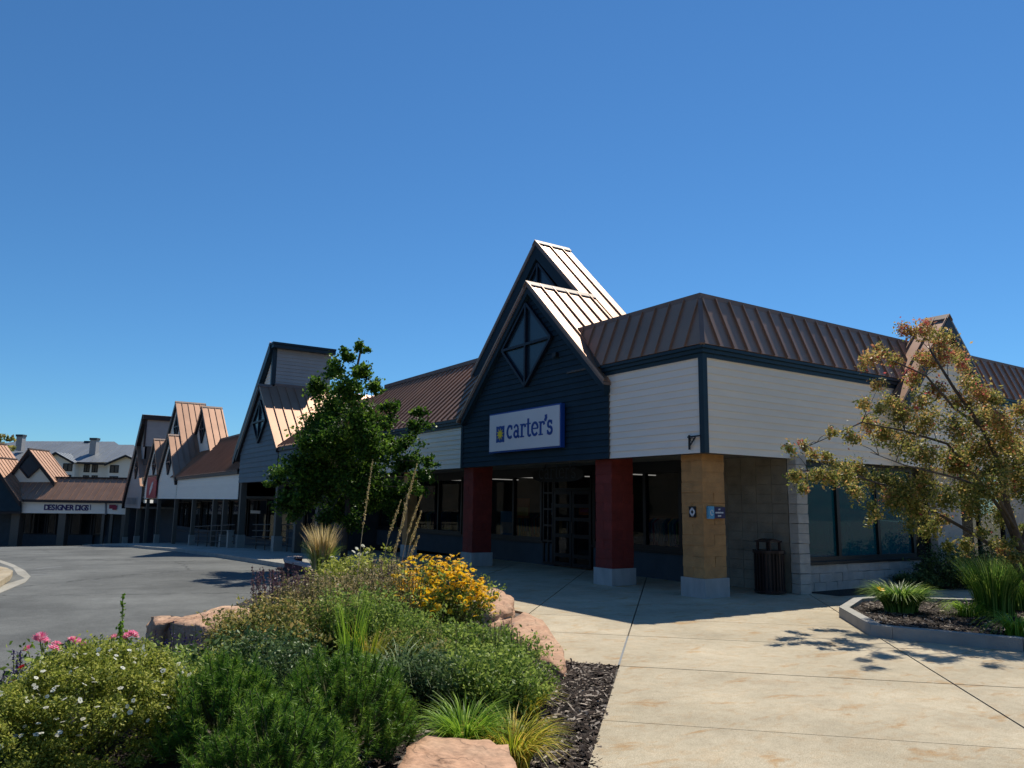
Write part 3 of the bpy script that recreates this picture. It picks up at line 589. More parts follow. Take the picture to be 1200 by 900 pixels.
def rack(x, y, L_, ax=1):
    t = thing('clothes_rack', 'clothes rack with hanging garments inside the shop near y' if 0 else '', 'clothes rack', (x, y, 0), 'clothes racks behind the shop glass')
    t['label'] = RL_.pop(0); a = Vector((x, y, 1.45)); d = Y if ax else X; m_ = MB(); m_.tube([a, a+d*L_], [.015]*2, 6)
    for q in (a, a+d*L_): m_.tube([q, q-Z*1.45], [.015]*2, 6)
    m_.build('rail', 'steel', t); n_ = int(L_/.085); side = X if ax else Y
    for i in range(n_):
        p = a+d*(.06+i*(L_-.12)/n_); h_ = rg_.uniform(.45, .75); w_ = rg_.uniform(.17, .24); ci = rg_.randrange(8)
        MB().prism([p-side*.04-Z*.04, p+side*.04-Z*.04, p+side*w_-Z*.16, p+side*w_*.85-Z*(.10+h_), p-side*w_*.85-Z*(.10+h_), p-side*w_-Z*.16], d*.045).build('garment', 'cloth%d' % ci, t)
RL_ = ['clothes rack of mixed garments behind the glass right of the doors', 'clothes rack behind the window left of the doors', 'clothes rack of garments behind the middle pane left of the doors', 'clothes rack behind the window left of the first red column', 'far clothes rack behind the window nearest the maple', 'clothes rack behind the left teal pane', 'clothes rack behind the right teal pane']
for a_ in ((14.3, 13.5, 1.6), (14.2, 18.8, 1.3), (14.6, 20.4, 1.5), (14.3, 23.4, 1.5), (14.3, 25.9, 1.5)): rack(*a_)
rack(14.7, 11.5, 1.2, 0); rack(16.6, 11.7, 1.3, 0)
def poster(lb, y0_, y1_, z0_, z1_, m, inner=None):
    t = thing('window_poster', lb, 'poster', (SF+.12, (y0_+y1_)/2, z0_)); MB().box((SF+.11, y0_, z0_), (SF+.12, y1_, z1_)).build('sheet', m, t)
    if inner: MB().box((SF+.10, y0_+.06, z0_+.08), (SF+.108, y1_-.06, z0_+(z1_-z0_)*.55)).build('picture', inner, t)
poster('blue and white poster in the window at the left of the first red column', 20.1, 20.9, .75, 1.5, 'sign_cyan', 'cloth3')
poster('tall blue display panel behind the glass just right of the first red column', 21.9, 22.6, .75, 2.1, 'cloth0', 'cloth2')
poster('orange and red poster in the window left of the shop doors', 19.3, 20.0, 1.3, 1.9, 'cloth1', 'cloth7')
poster('small white notice on the narrow window beside the doors', 18.06, 18.36, 1.42, 1.78, 'sign_white', 'sign_cyan')
poster('orange lettered poster on the right door leaf', 16.42, 16.92, 1.45, 1.75, 'cloth1', 'cloth4')
# window wall towards the plaza
c = MB().box((14.0, 10.30, -.03), (18.6, 10.50, .55)).build('sill_wall', 'mortar', shop)
for k_ in range(3):
    x_ = 14.0-(.2 if k_ % 2 else 0)
    while x_ < 18.5:
        xa, xb = max(14.004, x_+.004), min(18.55, x_+.396)
        MB().box((xa, 10.235, k_*.18+.003), (xb, 10.30, k_*.18+.177), .006).build('block', 'grey_block', c); x_ += .4
MB().box((13.98, 10.20, .55), (18.6, 10.42, .60)).build('sill', 'frame', shop)
win(shop, (14.05, 10.30, .60), X, NB, 4.45, 2.12, cols=(.318, .662, ), fr=.10, m='glass_teal')
MB().box((13.9, 10.32, 2.72), (18.6, 10.5, 2.80)).build('head_panel', 'frame', shop)
for xa, xb in ((19.35, 20.55), (23.2, 24.0), (26, 27)):
    c = MB().box((xa, 10.22, -.03), (xb, 10.5, 2.80)).build('pier', 'grey_block', shop)
for xa, xb in ((18.62, 19.35), (20.55, 23.2), (24.0, 26.0)): win(shop, (xa, 10.4, .05), X, NB, xb-xa, 2.7, cols=(.5,) if xb-xa > 1 else (), rows=(.75,), fr=.07)
# cream gable on the plaza side with its copper roof
QX, QY, QZ, QS = 19.66, 9.86, 6.53, 1.02
ql, qr = QX-2.25, QX+2.25
f = wallpoly(shop, 'gable_wall', 'cream', [(ql, QY+.08, 2.73), (ql, QY+.08, QZ-2.25*QS), (QX, QY+.08, QZ-.05), (qr, QY+.08, QZ-2.25*QS), (qr, QY+.08, 2.73)], (0, .25, 0))
siding(f, 'cream', (0, QY+.08, 2.73), X, NB, [(ql, 0), (qr, 0), (qr, QZ-2.25*QS-2.73), (QX, QZ-2.80), (ql, QZ-2.25*QS-2.73)])
kq = math.sqrt(1+QS*QS)
for s_ in (-1, 1):
    yb = onx(1085, 381, QX).y
    pans(shop, (QX, QY-.14, QZ+.03), Y, (s_/kq, 0, -QS/kq), (s_*QS/kq, 0, 1/kq), [(0, 0), (.62, 0), (.78, 1.1), (.40, 2.3*kq), (0, 2.45*kq)], .33)
    a = Vector((QX, QY-.15, QZ+.02)); b = Vector((QX+s_*2.45, QY-.15, QZ+.02-2.45*QS))
    MB().prism([a, b, b-Z*.32, a-Z*.32], (0, .22, 0)).build('barge_board', 'dark_trim', shop)
chevron(shop, (QX, QY-.17, QZ+.07), (QX, QY+.50, QZ+.07), X, QS)
wallpoly(shop, 'roof_body', 'mortar', [(QX-2.2, QY+.3, QZ-.05-2.2*QS), (QX, QY+.3, QZ-.05), (QX+2.2, QY+.3, QZ-.05-2.2*QS)], (0, .17, 0))
# panel and roof right of that gable
f = MB().box((22.3, PB+.03, 2.73), (27, PB+.28, 4.80)).build('parapet_wall', 'mortar', shop)
siding(f, 'cream', (0, PB+.03, 2.73), X, NB, [(22.2, 0), (27, 0), (27, 1.84), (22.2, 1.84)])
for z0, z1, o_ in ((4.57, 4.66, .02), (4.66, 4.74, .06), (4.74, 4.80, .10)): MB().box((22.0, PB-o_, z0), (27, PB+.29, z1-.002)).build('cornice_board', 'trim', shop)
pans(shop, (ax0, by0, ez), X, Vb, Nb, [(10.4, .01), (16, .01), (16, L), (9.6, L)], .415)
MB().bar((20.6, by0+sb+.09, rz_), (27.2, by0+sb+.09, rz_), .24, .15, Y).build('parapet_cap', 'cap', shop)
b_ = MB(); b_.bar((11.07, onx(807, 520, 11.05).y, 2.80), (11.07, onx(807, 520, 11.05).y, 3.08), .03, .03); b_.bar((11.05, onx(806, 520, 11.05).y, 3.04), (11.05, onx(820, 520, 11.05).y, 3.05), .025, .025)
b_.bar((11.05, onx(808, 520, 11.05).y, 2.86), (11.05, onx(815, 520, 11.05).y, 3.03), .02, .02); b_.tube([(11.05, onx(812, 520, 11.05).y, 2.95+.03*math.cos(t)) if 0 else (11.05, onx(811, 513, 11.05).y+.045*math.cos(t), 2.985+.035*math.sin(t)) for t in [i*.7 for i in range(10)]], [.007]*10, 5)
tag(b_.build('hanging_bracket', 'iron'), 'small black wrought iron sign bracket on the pale panel beside the corner board', 'bracket')

# ------------------------------------------------------------ signs on the corner shop
def stroke_text(spec, place, mb, wd, depth):
    """letters drawn as strokes: spec is a list of point lists in letter space, place maps (u,v,n) to the world"""
    for i, (pl, wk) in enumerate(spec):
        pl = [Vector((p[0], p[1])) for p in pl]
        for j, (a, b) in enumerate(zip(pl, pl[1:])):
            d = (b-a); L_ = d.length
            if L_ < 1e-5: continue
            d /= L_; nn = Vector((-d.y, d.x))*wd*wk/2; a2 = a-d*wd*.18; b2 = b+d*wd*.18; n0 = depth+((i*7+j*3) % 11)*.0006
            ring = [a2-nn, b2-nn, b2+nn, a2+nn]
            mb.hexa([place(p.x, p.y, 0) for p in ring]+[place(p.x, p.y, n0) for p in ring])
def arc(cx, cy, rx, ry, a0, a1, n=10): return [(cx+rx*math.cos(math.radians(a0+(a1-a0)*i/n)), cy+ry*math.sin(math.radians(a0+(a1-a0)*i/n))) for i in range(n+1)]
def slab_word():
    W = []; x = 0                                              # x-height 1, stroke 1.0 = stem weight
    def c(x): W.extend([(arc(x+.42, .5, .36, .46, 55, 305, 14), 1), ([(x+.64, .93), (x+.66, .70)], .8)]); return x+.92
    def a(x): W.extend([([(x+.58, .72), (x+.58, .12), (x+.72, .03)], 1), (arc(x+.34, .70, .25, .26, 20, 160, 8), .8), (arc(x+.32, .27, .24, .24, 40, 330, 12), .9), ([(x+.50, .44), (x+.58, .50)], .8)]); return x+.90
    def r(x): W.extend([([(x+.20, .0), (x+.20, .95)], 1.1), ([(x+.02, .95), (x+.22, .95)], .5), ([(x+.0, .02), (x+.46, .02)], .5), (arc(x+.46, .64, .25, .30, 160, 60, 8), .7), ([(x+.60, .92), (x+.64, .76)], 1.0)]); return x+.78
    def t(x): W.extend([([(x+.24, 1.32), (x+.24, .22)], 1.1), (arc(x+.42, .22, .18, .20, 180, 320, 8), .8), ([(x+.02, .95), (x+.52, .95)], .5)]); return x+.68
    def e(x): W.extend([(arc(x+.42, .5, .36, .46, 8, 315, 16), .95), ([(x+.10, .53), (x+.76, .53)], .5)]); return x+.92
    def s(x): W.extend([(arc(x+.32, .72, .22, .23, 40, 250, 9), .9), (arc(x+.32, .26, .25, .25, 80, -140, 9), 1), ([(x+.52, .97), (x+.53, .74)], .6), ([(x+.08, .02), (x+.07, .26)], .6)]); return x+.66
    global WCH; WCH = []
    for i_, ch in enumerate((c, a, r, t, e, r)): x = ch(x); WCH += [i_]*(len(W)-len(WCH))
    W.append(([(x+.06, 1.42), (x+.09, 1.22), (x-.02, 1.02)], 1.3)); x += .22; WCH.append(6)
    x = s(x); WCH += [7]*(len(W)-len(WCH)); return W, x
sx = GX-.15; p_, q_ = onx(573, 532, sx), onx(657.5, 472, sx); sy0, sy1, sz0, sz1 = p_.y, q_.y, onx(657.5, 524, sx).z, q_.z
sg = thing('store_sign', "white box sign with blue frame reading carter's in blue beside a yellow sun square", 'sign', (GX-.1, 16.3, 3.07))
MB().box((sx, sy1, sz0), (GX-.04, sy0, sz1)).build('sign_box', 'sign_blue', sg)
fa = MB().box((sx-.02, sy1+.04, sz0+.04), (sx-.001, sy0-.04, sz1-.04)).build('sign_face', 'sign_white', sg)
pl = lambda u, v, n: Vector((sx-.021-n, sy0-u, sz0+v*.95))
word, ww = slab_word(); kS = (sy0-sy1)/3.24; sc = (2.92-.90)*kS/ww; tm = MB()
for ch in range(8):
    part_ = [w_ for w_, c_ in zip(word, WCH) if c_ == ch]; tm = MB(); stroke_text([([(.90+p[0]*sc, .36+p[1]*sc*1.02) for p in s_], k_) for s_, k_ in part_], pl, tm, .070, .006); tm.build('letter', 'sign_blue', sg)
lg = MB(); lg.prism([pl(.38+.40*a, .27+.46*b+.0, 0) for a, b in [(0, .04), (.04, 0), (.28, .03), (.5, 0), (.72, .03), (.96, 0), (1, .04), (.97, .28), (1, .5), (.97, .72), (1, .96), (.96, 1), (.72, .97), (.5, 1), (.28, .97), (.04, 1), (0, .96), (.03, .72), (0, .5), (.03, .28)]], (-.005, 0, 0)); lo_ = lg.build('emblem', 'sign_blue', sg)
sn = MB(); cn = (.38+.20, .27+.23)
sn.prism([pl(cn[0]+.095*math.cos(t), cn[1]+.095*math.sin(t), .007) for t in [i*math.pi/8 for i in range(16)]], (-.004, 0, 0))
for i in range(10):
    t = i*math.pi/5+.2; sn.prism([pl(cn[0]+.105*math.cos(t-.2), cn[1]+.105*math.sin(t-.2), .0065), pl(cn[0]+.175*math.cos(t), cn[1]+.175*math.sin(t), .0065), pl(cn[0]+.105*math.cos(t+.2), cn[1]+.105*math.sin(t+.2), .0065)], (-.003, 0, 0))
sn.build('sun_mark', 'sign_yellow', lo_)
# hanging oval blade sign in the arcade
bs = thing('hanging_sign', 'dark oval sign hanging under the arcade ceiling above the shop entrance', 'sign', (12.3, 17.3, 2.45))
ya, yb_ = onx(624, 556, 12.3).y, onx(684, 556, 12.3).y; cy = (ya+yb_)/2; hw = abs(ya-yb_)/2
MB().prism([(12.3, cy+hw*math.copysign(abs(math.cos(t))**.7, math.cos(t)), 2.50+.19*math.copysign(abs(math.sin(t))**.7, math.sin(t))) for t in [i*math.pi/12 for i in range(24)]], (.05, 0, 0)).build('sign_board', 'iron', bs)
pl2 = lambda u, v, n: Vector((12.299-n, cy+hw*.72-u, 2.40+v)); sc2 = hw*1.44/ww; tm = MB(); stroke_text([([(p[0]*sc2, p[1]*sc2) for p in s_], k_) for s_, k_ in word], pl2, tm, .028, .004); tm.build('lettering', 'darkwall', bs)
for d_ in (-.5, .5): MB().bar((12.325, cy+hw*d_, 2.66), (12.325, cy+hw*d_, 2.80), .02, .02).build('hanger', 'iron', bs)
# plaques on the tan column
a = onx(800+150/20, 585+170/20, 11.34); b = onx(800+310/20, 585+430/20, 11.34)
pq = thing('wall_plaque', 'small dark plaque with white diamond mark on the road side of the tan column', 'plaque', (11.35, (a.y+b.y)/2, (a.z+b.z)/2))
MB().box((11.335, b.y, b.z), (11.352, a.y, a.z)).build('plate', 'iron', pq)
cy, cz = (a.y+b.y)/2, (a.z+b.z)/2+.0; r_ = .075
mk = MB()
for s1, s2 in (((0, 1), (1, 0)), ((1, 0), (0, -1)), ((0, -1), (-1, 0)), ((-1, 0), (0, 1))): mk.bar((11.332, cy+s1[0]*r_*.8, cz+s1[1]*r_), (11.332, cy+s2[0]*r_*.8, cz+s2[1]*r_), .035, .004, Y if 0 else None)
mk.build('mark', 'sign_white', pq)
a = ony(829, 594, 10.43); b = ony(848, 607.5, 10.43); xm = ony(835.5, 600, 10.43).x
ts = thing('direction_sign', 'navy sign with light blue end panel on the plaza side of the tan column', 'sign', ((a.x+b.x)/2, 10.42, b.z))
MB().box((a.x, 10.405, b.z), (b.x+.02, 10.445, a.z)).build('sign_panel', 'sign_navy', ts)
MB().box((a.x-.01, 10.395, b.z-.008), (xm, 10.446, a.z+.012)).build('end_panel', 'sign_cyan', ts)
cx, cz = (a.x+xm)/2, (a.z+b.z)/2; rg = MB(); rg.tube([(cx+.038*math.cos(t), 10.392, cz+.05*math.sin(t)) for t in [i*.5 for i in range(12)]], [.010]*12, 5); rg.build('ring_mark', 'sign_white', ts)
xc = (xm+b.x)/2
for dz, hw, gn in ((.062, .030, 2), (0, .115, 9), (-.062, .048, 4)):
    tx = MB()
    for i in range(gn):
        x_ = xc-hw+2*hw*(i+.5)/gn; ww_ = hw/gn*.7; tx.box((x_-ww_, 10.399, cz+dz-.014), (x_+ww_, 10.404, cz+dz+.014+(.004 if i % 2 else 0)))
    tx.build('small_lettering', 'sign_white', ts, kind='stuff')

# ------------------------------------------------------------ litter bin in the recess
bc = Vector((13.29, 10.48, 0)); R_ = .29
lb = thing('litter_bin', 'dark slatted metal litter bin with hooded lid in the recess beside the block pier', 'litter bin', tuple(bc))
ring = lambda r, z: [(bc.x+r*math.cos(i*math.pi/12), bc.y+r*math.sin(i*math.pi/12), z) for i in range(24)]
MB().prism(ring(R_-.03, .04), (0, 0, .80)).build('liner', 'iron', lb)
MB().prism(ring(R_+.02, .02), (0, 0, .05)).build('base_ring', 'bin', lb); MB().prism(ring(R_+.03, .80), (0, 0, .06)).build('top_ring', 'bin', lb)
for i in range(26):
    t = i*2*math.pi/26; d = Vector((math.cos(t), math.sin(t), 0)); MB().bar(bc+d*R_+Z*.07, bc+d*R_+Z*.80, .012, .035, d).build('slat', 'bin', lb)
hood = MB(); hood.box((bc.x-.19, bc.y-.19, 1.02), (bc.x+.19, bc.y+.19, 1.05)); hood.prism([(bc.x-.17, bc.y-.17, 1.05), (bc.x, bc.y-.17, 1.09), (bc.x+.17, bc.y-.17, 1.05)], (0, .34, 0)); hood.build('hood', 'bin', lb)
for a_ in (-.15, .15):
    for b_ in (-.15, .15): MB().box((bc.x+a_-.02, bc.y+b_-.02, .86), (bc.x+a_+.02, bc.y+b_+.02, 1.02)).build('hood_post', 'bin', lb)

# ------------------------------------------------------------ second shop: slate siding, saltbox tower
s3 = thing('gabled_shop', 'shop behind the green tree with slate blue gable, diamond window and tall grey clerestory wall', 'shop', (9.5, 35, -.35))
x3 = 9.5; a3y, a3z, e3 = 34.96, 6.86, .95; yr3, yl3 = 31.85, 37.95
MB().box((12.3, 30.6, -.6), (24, 38.1, 5.0)).build('body', 'darkwall', s3)
MB().box((x3+.3, yr3+.1, 2.60), (24, yl3, 2.72)).build('soffit', 'soffit', s3)
f = wallpoly(s3, 'gable_wall', 'mortar', [(x3+.1, yr3+.1, 2.55), (x3+.1, yr3+.1, a3z-(a3y-yr3)*e3), (x3+.1, a3y, a3z-.05), (x3+.1, yl3-.05, a3z-(yl3-a3y)*e3), (x3+.1, yl3-.05, 2.55)], (.2, 0, 0))
siding(f, 'slate_siding', (x3+.1, 0, 2.55), Y, NA, [(yr3+.1, 0), (yl3-.05, 0), (yl3-.05, a3z-(yl3-a3y)*e3-2.55), (a3y, a3z-2.62), (yr3+.1, a3z-(a3y-yr3)*e3-2.55)], pitch=.22)
rakes(s3, x3-.05, a3y, a3z, yl3+.3, a3z-(yl3+.3-a3y)*e3, yr3-.05, a3z-(a3y-yr3+.05)*e3, 'dark_trim', .12, .2)
k3 = math.hypot(1, e3); xe = x3+4.2
pans(s3, (x3-.07, a3y, a3z+.02), X, (0, -1/k3, -e3/k3), (0, -e3/k3, 1/k3), [(0, 0), (7, 0), (7, 1.0), (3.9, 1.6), (.55, (a3y-yr3)*k3), (0, (a3y-yr3+.1)*k3)], .40)
pans(s3, (x3-.07, a3y, a3z+.02), X, (0, 1/k3, -e3/k3), (0, e3/k3, 1/k3), [(0, 0), (7, 0), (7, 4), (0, 4)], .40)
wallpoly(s3, 'roof_body', 'mortar', [(x3+.3, a3y, a3z-.05), (x3+.3, yr3+.2, a3z-.05-(a3y-yr3-.2)*e3), (x3+.3, yl3-.1, a3z-.05-(yl3-.1-a3y)*e3)], (6.5, 0, 0))
chevron(s3, (x3-.09, a3y, a3z+.06), (x3+.5, a3y, a3z+.06), Y, e3)
diamond(s3, (onx(296.5, 492, x3).y+onx(311.3, 489, x3).y)/2, 5.22, 1.0, .95, x3+.06, fr=.08)
f = MB().box((x3+.1, 26.6, 2.60), (x3+.3, 31.80, 3.75)).build('fascia', 'mortar', s3)  # canopy annex hidden by the maple, added to cast shade on the sidewalk
siding(f, 'slate_siding', (x3+.1, 0, 2.60), Y, NA, [(26.6, 0), (31.8, 0), (31.8, 1.15), (26.6, 1.15)], pitch=.2)
MB().box((x3+.0, 26.55, 3.75), (x3+.3, 31.8, 3.93)).build('cornice_board', 'dark_trim', s3); MB().box((x3+.32, 26.6, 2.62), (13.4, 31.8, 2.72)).build('soffit', 'soffit', s3)
pans(s3, (x3-.03, 26.55, 3.93), Y, Vector((1, 0, .75)).normalized(), Vector((-.75, 0, 1)).normalized(), [(0, 0), (5.2, 0), (5.2, 3.1), (0, 3.1)], .42)
for yy in (27.0, 29.4): MB().box((x3+.15, yy, g(yy)-.02), (x3+.42, yy+.26, 2.61)).build('post', 'post_paint', s3)
# saltbox tower above the ridge
tx0, tyw, tz0, tz1, ap = 10.02, 35.08, 6.98, 8.66, (35.40, 8.92)
tx1 = ony(385.7, 411, 35.4).x
f = MB().box((tx0+.1, tyw, tz0), (tx1, tyw+.2, tz1)).build('clerestory_wall', 'mortar', s3)
siding(f, 'grey_siding', (0, tyw, tz0), X, NB, [(tx0+.18, 0), (tx1, 0), (tx1, tz1-tz0), (tx0+.18, tz1-tz0)], pitch=.165)
MB().box((tx0-.02, tyw-.05, tz0), (tx0+.16, tyw+.12, tz1)).build('corner_board', 'trim', s3)
MB().box((tx0-.1, tyw-.34, tz1), (tx1+.1, tyw+.25, tz1+.16)).build('fascia_board', 'trim', s3); MB().box((tx0-.14, tyw-.40, tz1+.16), (tx1+.1, tyw+.3, tz1+.25)).build('roof_edge', 'trim', s3)
MB().box((tx0+.15, tyw-.10, tz0-.10), (tx1-.4, tyw-.01, tz0+.06)).build('flashing', 'cap', s3)
sl3 = .93; yE = 40.6
f = wallpoly(s3, 'clerestory_end', 'mortar', [(tx0+.1, tyw+.1, tz1), (tx0+.1, tyw+.1, 5.5), (tx0+.1, 38.2, 5.5), (tx0+.1, 38.2, tz1+.2-(38.2-tyw)*sl3)], (.15, 0, 0))
siding(f, 'white', (tx0+.1, 0, tz0-.05), Y, NA, [(tyw+.15, 0), (tyw+1.65, 0), (tyw+.15, 1.45)])
a = Vector((tx0-.15, ap[0]-.25, ap[1])); b = Vector((tx0-.15, yE, ap[1]-(yE-ap[0]+.25)*sl3)); wallpoly(s3, 'barge_board', 'trim', [a, b, b-Z*.42, a-Z*.42], (.22, 0, 0))
kk3 = math.hypot(1, sl3); pans(s3, a+Vector((.0, 0, .02)), X, (0, 1/kk3, -sl3/kk3), (0, sl3/kk3, 1/kk3), [(0, 0), (tx1-tx0+.2, 0), (tx1-tx0+.2, 5.2*kk3), (0, 5.2*kk3)], .45)
def post(parent, px, pyb, pyt, x, m, white=True, wd=.20):
    p = onx(px, pyb, x); zb = min(g(p.y), p.z)-.02; zt = onx(px, pyt, x).z
    MB().box((x, p.y-wd/2, zb), (x+wd, p.y+wd/2, zt)).build('post', m, parent)
    if white: MB().box((x-.05, p.y-wd/2-.05, zb), (x+wd+.05, p.y+wd/2+.05, zb+.62)).build('post_base', 'white_paint', parent)
post(s3, 277.5, 639, 565, x3+.1, 'post_paint', wd=.26); post(s3, 320, 643, 563, x3+.1, 'post_paint', wd=.26)
MB().box((12.0, 30.6, -.6), (12.2, 32.3, 2.6)).build('front_wall', 'darkwall', s3)
MB().box((12.0, 32.3, -.6), (12.2, 37.9, .35)).build('sill_wall', 'darkwall', s3)
win(s3, (12.0, 32.4, .35), Y, NA, 3.0, 2.2, cols=(.5,)); win(s3, (12.0, 35.5, -.4), Y, NA, 1.1, 2.9, cols=(), rows=(.25, .75), name='door'); win(s3, (12.0, 36.7, .35), Y, NA, 1.2, 2.2, cols=())
nt_ = thing('window_notice', 'small pale notice in the shop front under the slate blue gable', 'notice', (11.9, 35, 1.2))
q0, q1 = onx(294, 598, 11.9), onx(305, 602, 11.9); MB().box((11.88, q1.y, q1.z), (11.9, q0.y, q0.z)).build('paper', 'sign_white', nt_)

# ------------------------------------------------------------ third shop row: three copper gables over an arcade
s4 = thing('arcade_row', 'row of pale shops with steep copper gables over a dark arcade', 'shop row', (9.6, 50, -1))
x4 = 9.6; fbz, fe = 1.78, 2.98; y0, y1 = 38.25, 53.4
MB().box((12.6, 38.2, -2.2), (26, 67.2, 3.2)).build('body', 'darkwall', s4)
MB().box((x4+.2, 38.3, fbz+.05), (13, 68.2, fbz+.16)).build('soffit', 'soffit', s4)
f = MB().box((x4+.1, y0, fbz), (x4+.3, y1+13.2, fe)).build('fascia', 'mortar', s4)
siding(f, 'white', (x4+.1, 0, fbz), Y, NA, [(y0, 0), (y1, 0), (y1, fe-fbz), (y0, fe-fbz)], pitch=.15)
MB().box((x4-.02, y0, fe), (x4+.3, y1, fe+.17)).build('cornice_board', 'dark_trim', s4)
rr = 2.55; V4 = Vector((1, 0, .98)).normalized(); L4 = rr*math.hypot(1, .98)
pans(s4, (x4-.05, y0, fe+.17), Y, V4, Vector((-.98, 0, 1)).normalized(), [(.0, 0), (y1+2-y0, 0), (y1+2-y0, L4), (0, L4)], .42)
MB().bar((x4+rr-.05, y0, fe+.17+rr*.98+.03), (x4+rr-.05, y1+4, fe+.17+rr*.98+.03), .2, .12, X).build('ridge_cap', 'cap', s4)
wallpoly(s4, 'roof_body', 'mortar', [(x4+.1, y0+.05, fe+.1), (x4+rr, y0+.05, fe+.05+rr*.98), (x4+rr+3, y0+.05, fe+.1)], (0, 28, 0))
def front_gable(par, x, yc, za, yl, yr, xlen, zb, mw='white', win_=None, wallm=True, roofs=True, h=.16, join=True, trim='dark_trim', slR=None, slL=None):
    sr = slR or 1.0; sL = slL or sr; zR = za-(yc-yr)*sr; zL = za-(yl-yc)*sL
    f = wallpoly(par, 'gable_wall', 'mortar', [(x+.1, yr, zb), (x+.1, yr, zR), (x+.1, yc, za-.03), (x+.1, yl, zL), (x+.1, yl, zb)], (.2, 0, 0))
    siding(f, mw, (x+.1, 0, zb), Y, NA, [(yr, 0), (yl, 0), (yl, zL-zb), (yc, za-zb-.05), (yr, zR-zb)], pitch=.15)
    a = Vector((x-.08, yc, za+.02))
    for ye, ze in ((yl+.1, zL-.1), (yr-.1, zR-.1)):
        b = Vector((x-.08, ye, ze+.02)); wallpoly(par, 'barge_board', trim, [a, b, b-Z*h*1.5, a-Z*h*1.5], (.18, 0, 0))
    if win_: diamond(par, win_[0], win_[1], win_[2], win_[3], x+.06, fr=.09, m='glass_gable')
    kr = math.hypot(1, sr); pans(par, (x-.1, yc, za+.04), X, (0, -1/kr, -sr/kr), (0, -sr/kr, 1/kr), [(0, 0), (xlen, 0), (xlen, (yc-yr+.1)*kr), (0, (yc-yr+.1)*kr)], .42)
    kL = math.hypot(1, sL); pans(par, (x-.1, yc, za+.04), X, (0, 1/kL, -sL/kL), (0, sL/kL, 1/kL), [(0, 0), (xlen, 0), (xlen, (yl-yc+.1)*kL), (0, (yl-yc+.1)*kL)], .42)
    wallpoly(par, 'roof_body', 'mortar', [(x+.3, yc, za-.04), (x+.3, yr+.05, zR-.04), (x+.3, yl-.05, zL-.04)], (max(.5, xlen-.4), 0, 0))
    chevron(par, (x-.12, yc, za+.07), (x-.1+xlen, yc, za+.07), Y, min(sr, sL))
    return f
front_gable(s4, x4, 57.04, 6.08, 60.35, 53.55, 4.6, fbz, win_=(56.7, 4.25, .75, .85), slR=.89, slL=.84)
front_gable(s4, x4, 62.85, 6.14, 66.1, 60.35, 4.6, fbz, win_=(62.5, 4.30, .70, .75), slR=.99, slL=.95)
bx = 10.36
front_gable(s4, bx, 59.8, 8.72, 64.6, 55.0, ony(241, 475.2, 59.8).x-bx+.1, 4.0, win_=(59.3, 6.9, .8, 1.0), slR=.93)
Ax = 11.3; axl = ony(260.5, 478.7, 55.41).x-Ax+.1
front_gable(s4, Ax, 55.41, 8.02, 59.0, 51.9, axl, 4.75, win_=(55.2, 6.5, .75, .95), slR=.93)
for px, pb in ((221.7, 637.8), (201, 635), (181, 634), (168, 631.5), (246, 638.5), (258, 639)): post(s4, px, pb, 584.5, x4+.12, 'post_paint', white=px in (221.7, 181, 258), wd=.22)
MB().box((12.3, 38.2, -2.2), (12.5, 67.6, -.3)).build('sill_wall', 'darkwall', s4)
for i in range(7): win(s4, (12.3, 38.4+i*4.05, -.35-i*.05), Y, NA, 3.7, 2.2, cols=(.5,))
bn = thing('banner', 'red vertical banner with white tilted script on the far pale gable', 'banner', (x4, 64.2, 1.8))
q0, q1, q2_ = onx(173.4, 559.5, x4-.05), onx(184.3, 558.5, x4-.05), onx(182.3, 583.7, x4-.05)
MB().box((x4-.07, q1.y, q2_.z), (x4-.03, q0.y, q0.z)).build('cloth', 'banner_red', bn)
MB().bar((x4-.06, q1.y-.2, q0.z+.08), (x4-.06, q0.y+.2, q0.z+.08), .08, .08).build('pole', 'iron', bn)
bm = MB(); ym, zm = (q0.y+q1.y)/2, (q0.z+q2_.z)/2-.12; pl3 = lambda u, v, n: Vector((x4-.071-n, ym+.7-u, zm+v))
stroke_text([([(.0, -.25), (.5, -.05), (1.0, .28), (1.35, .48)], 1.6), ([(.05, -.38), (.6, -.18), (1.2, .2)], 1.2), ([(.2, -.02), (.5, .15), (.95, .42)], 1.2)], pl3, bm, .15, .008); bm.build('script', 'sign_white', bn)

# rails in front of the arcades
def railing(label, x, ya, yb, za, rails, n):
    t = thing('metal_railing', label, 'railing', (x, (ya+yb)/2, g((ya+yb)/2)), 'steel railings in front of the arcades')
    for k_ in range(rails):
        h_ = .28+.26*k_; MB().tube([(x, ya, g(ya)+h_), (x, yb, g(yb)+h_)], [.022]*2, 6).build('rail', 'steel', t)
    for k_ in range(n): y_ = ya+(yb-ya)*(k_+.5)/n; MB().tube([(x, y_, g(y_)), (x, y_, g(y_)+.28+.26*(rails-1))], [.025]*2, 6).build('rail_post', 'steel', t)
railing('steel railing with four rails under the pale fascia beside the white bollard', 9.45, onx(275, 620, 9.45).y, onx(228, 620, 9.45).y, 0, 4, 4)
railing('steel railing with four rails between the two posts of the slate gabled shop', 9.75, onx(317, 620, 9.75).y, onx(296, 620, 9.75).y, 0, 4, 2)
railing('steel railing running right from the slate gabled shop behind the green tree', 9.9, onx(350, 620, 9.9).y, onx(326, 620, 9.9).y, 0, 4, 3)
p = onx(267, 639, 9.3); wb = MB(); wb.box((9.25, p.y-.13, g(p.y)-.02), (9.5, p.y+.13, g(p.y)+.75)); wb.box((9.23, p.y-.15, g(p.y)+.75), (9.52, p.y+.15, g(p.y)+.79)); tag(wb.build('bollard', 'white_paint'), 'short white bollard at the end of the steel railing', 'bollard')

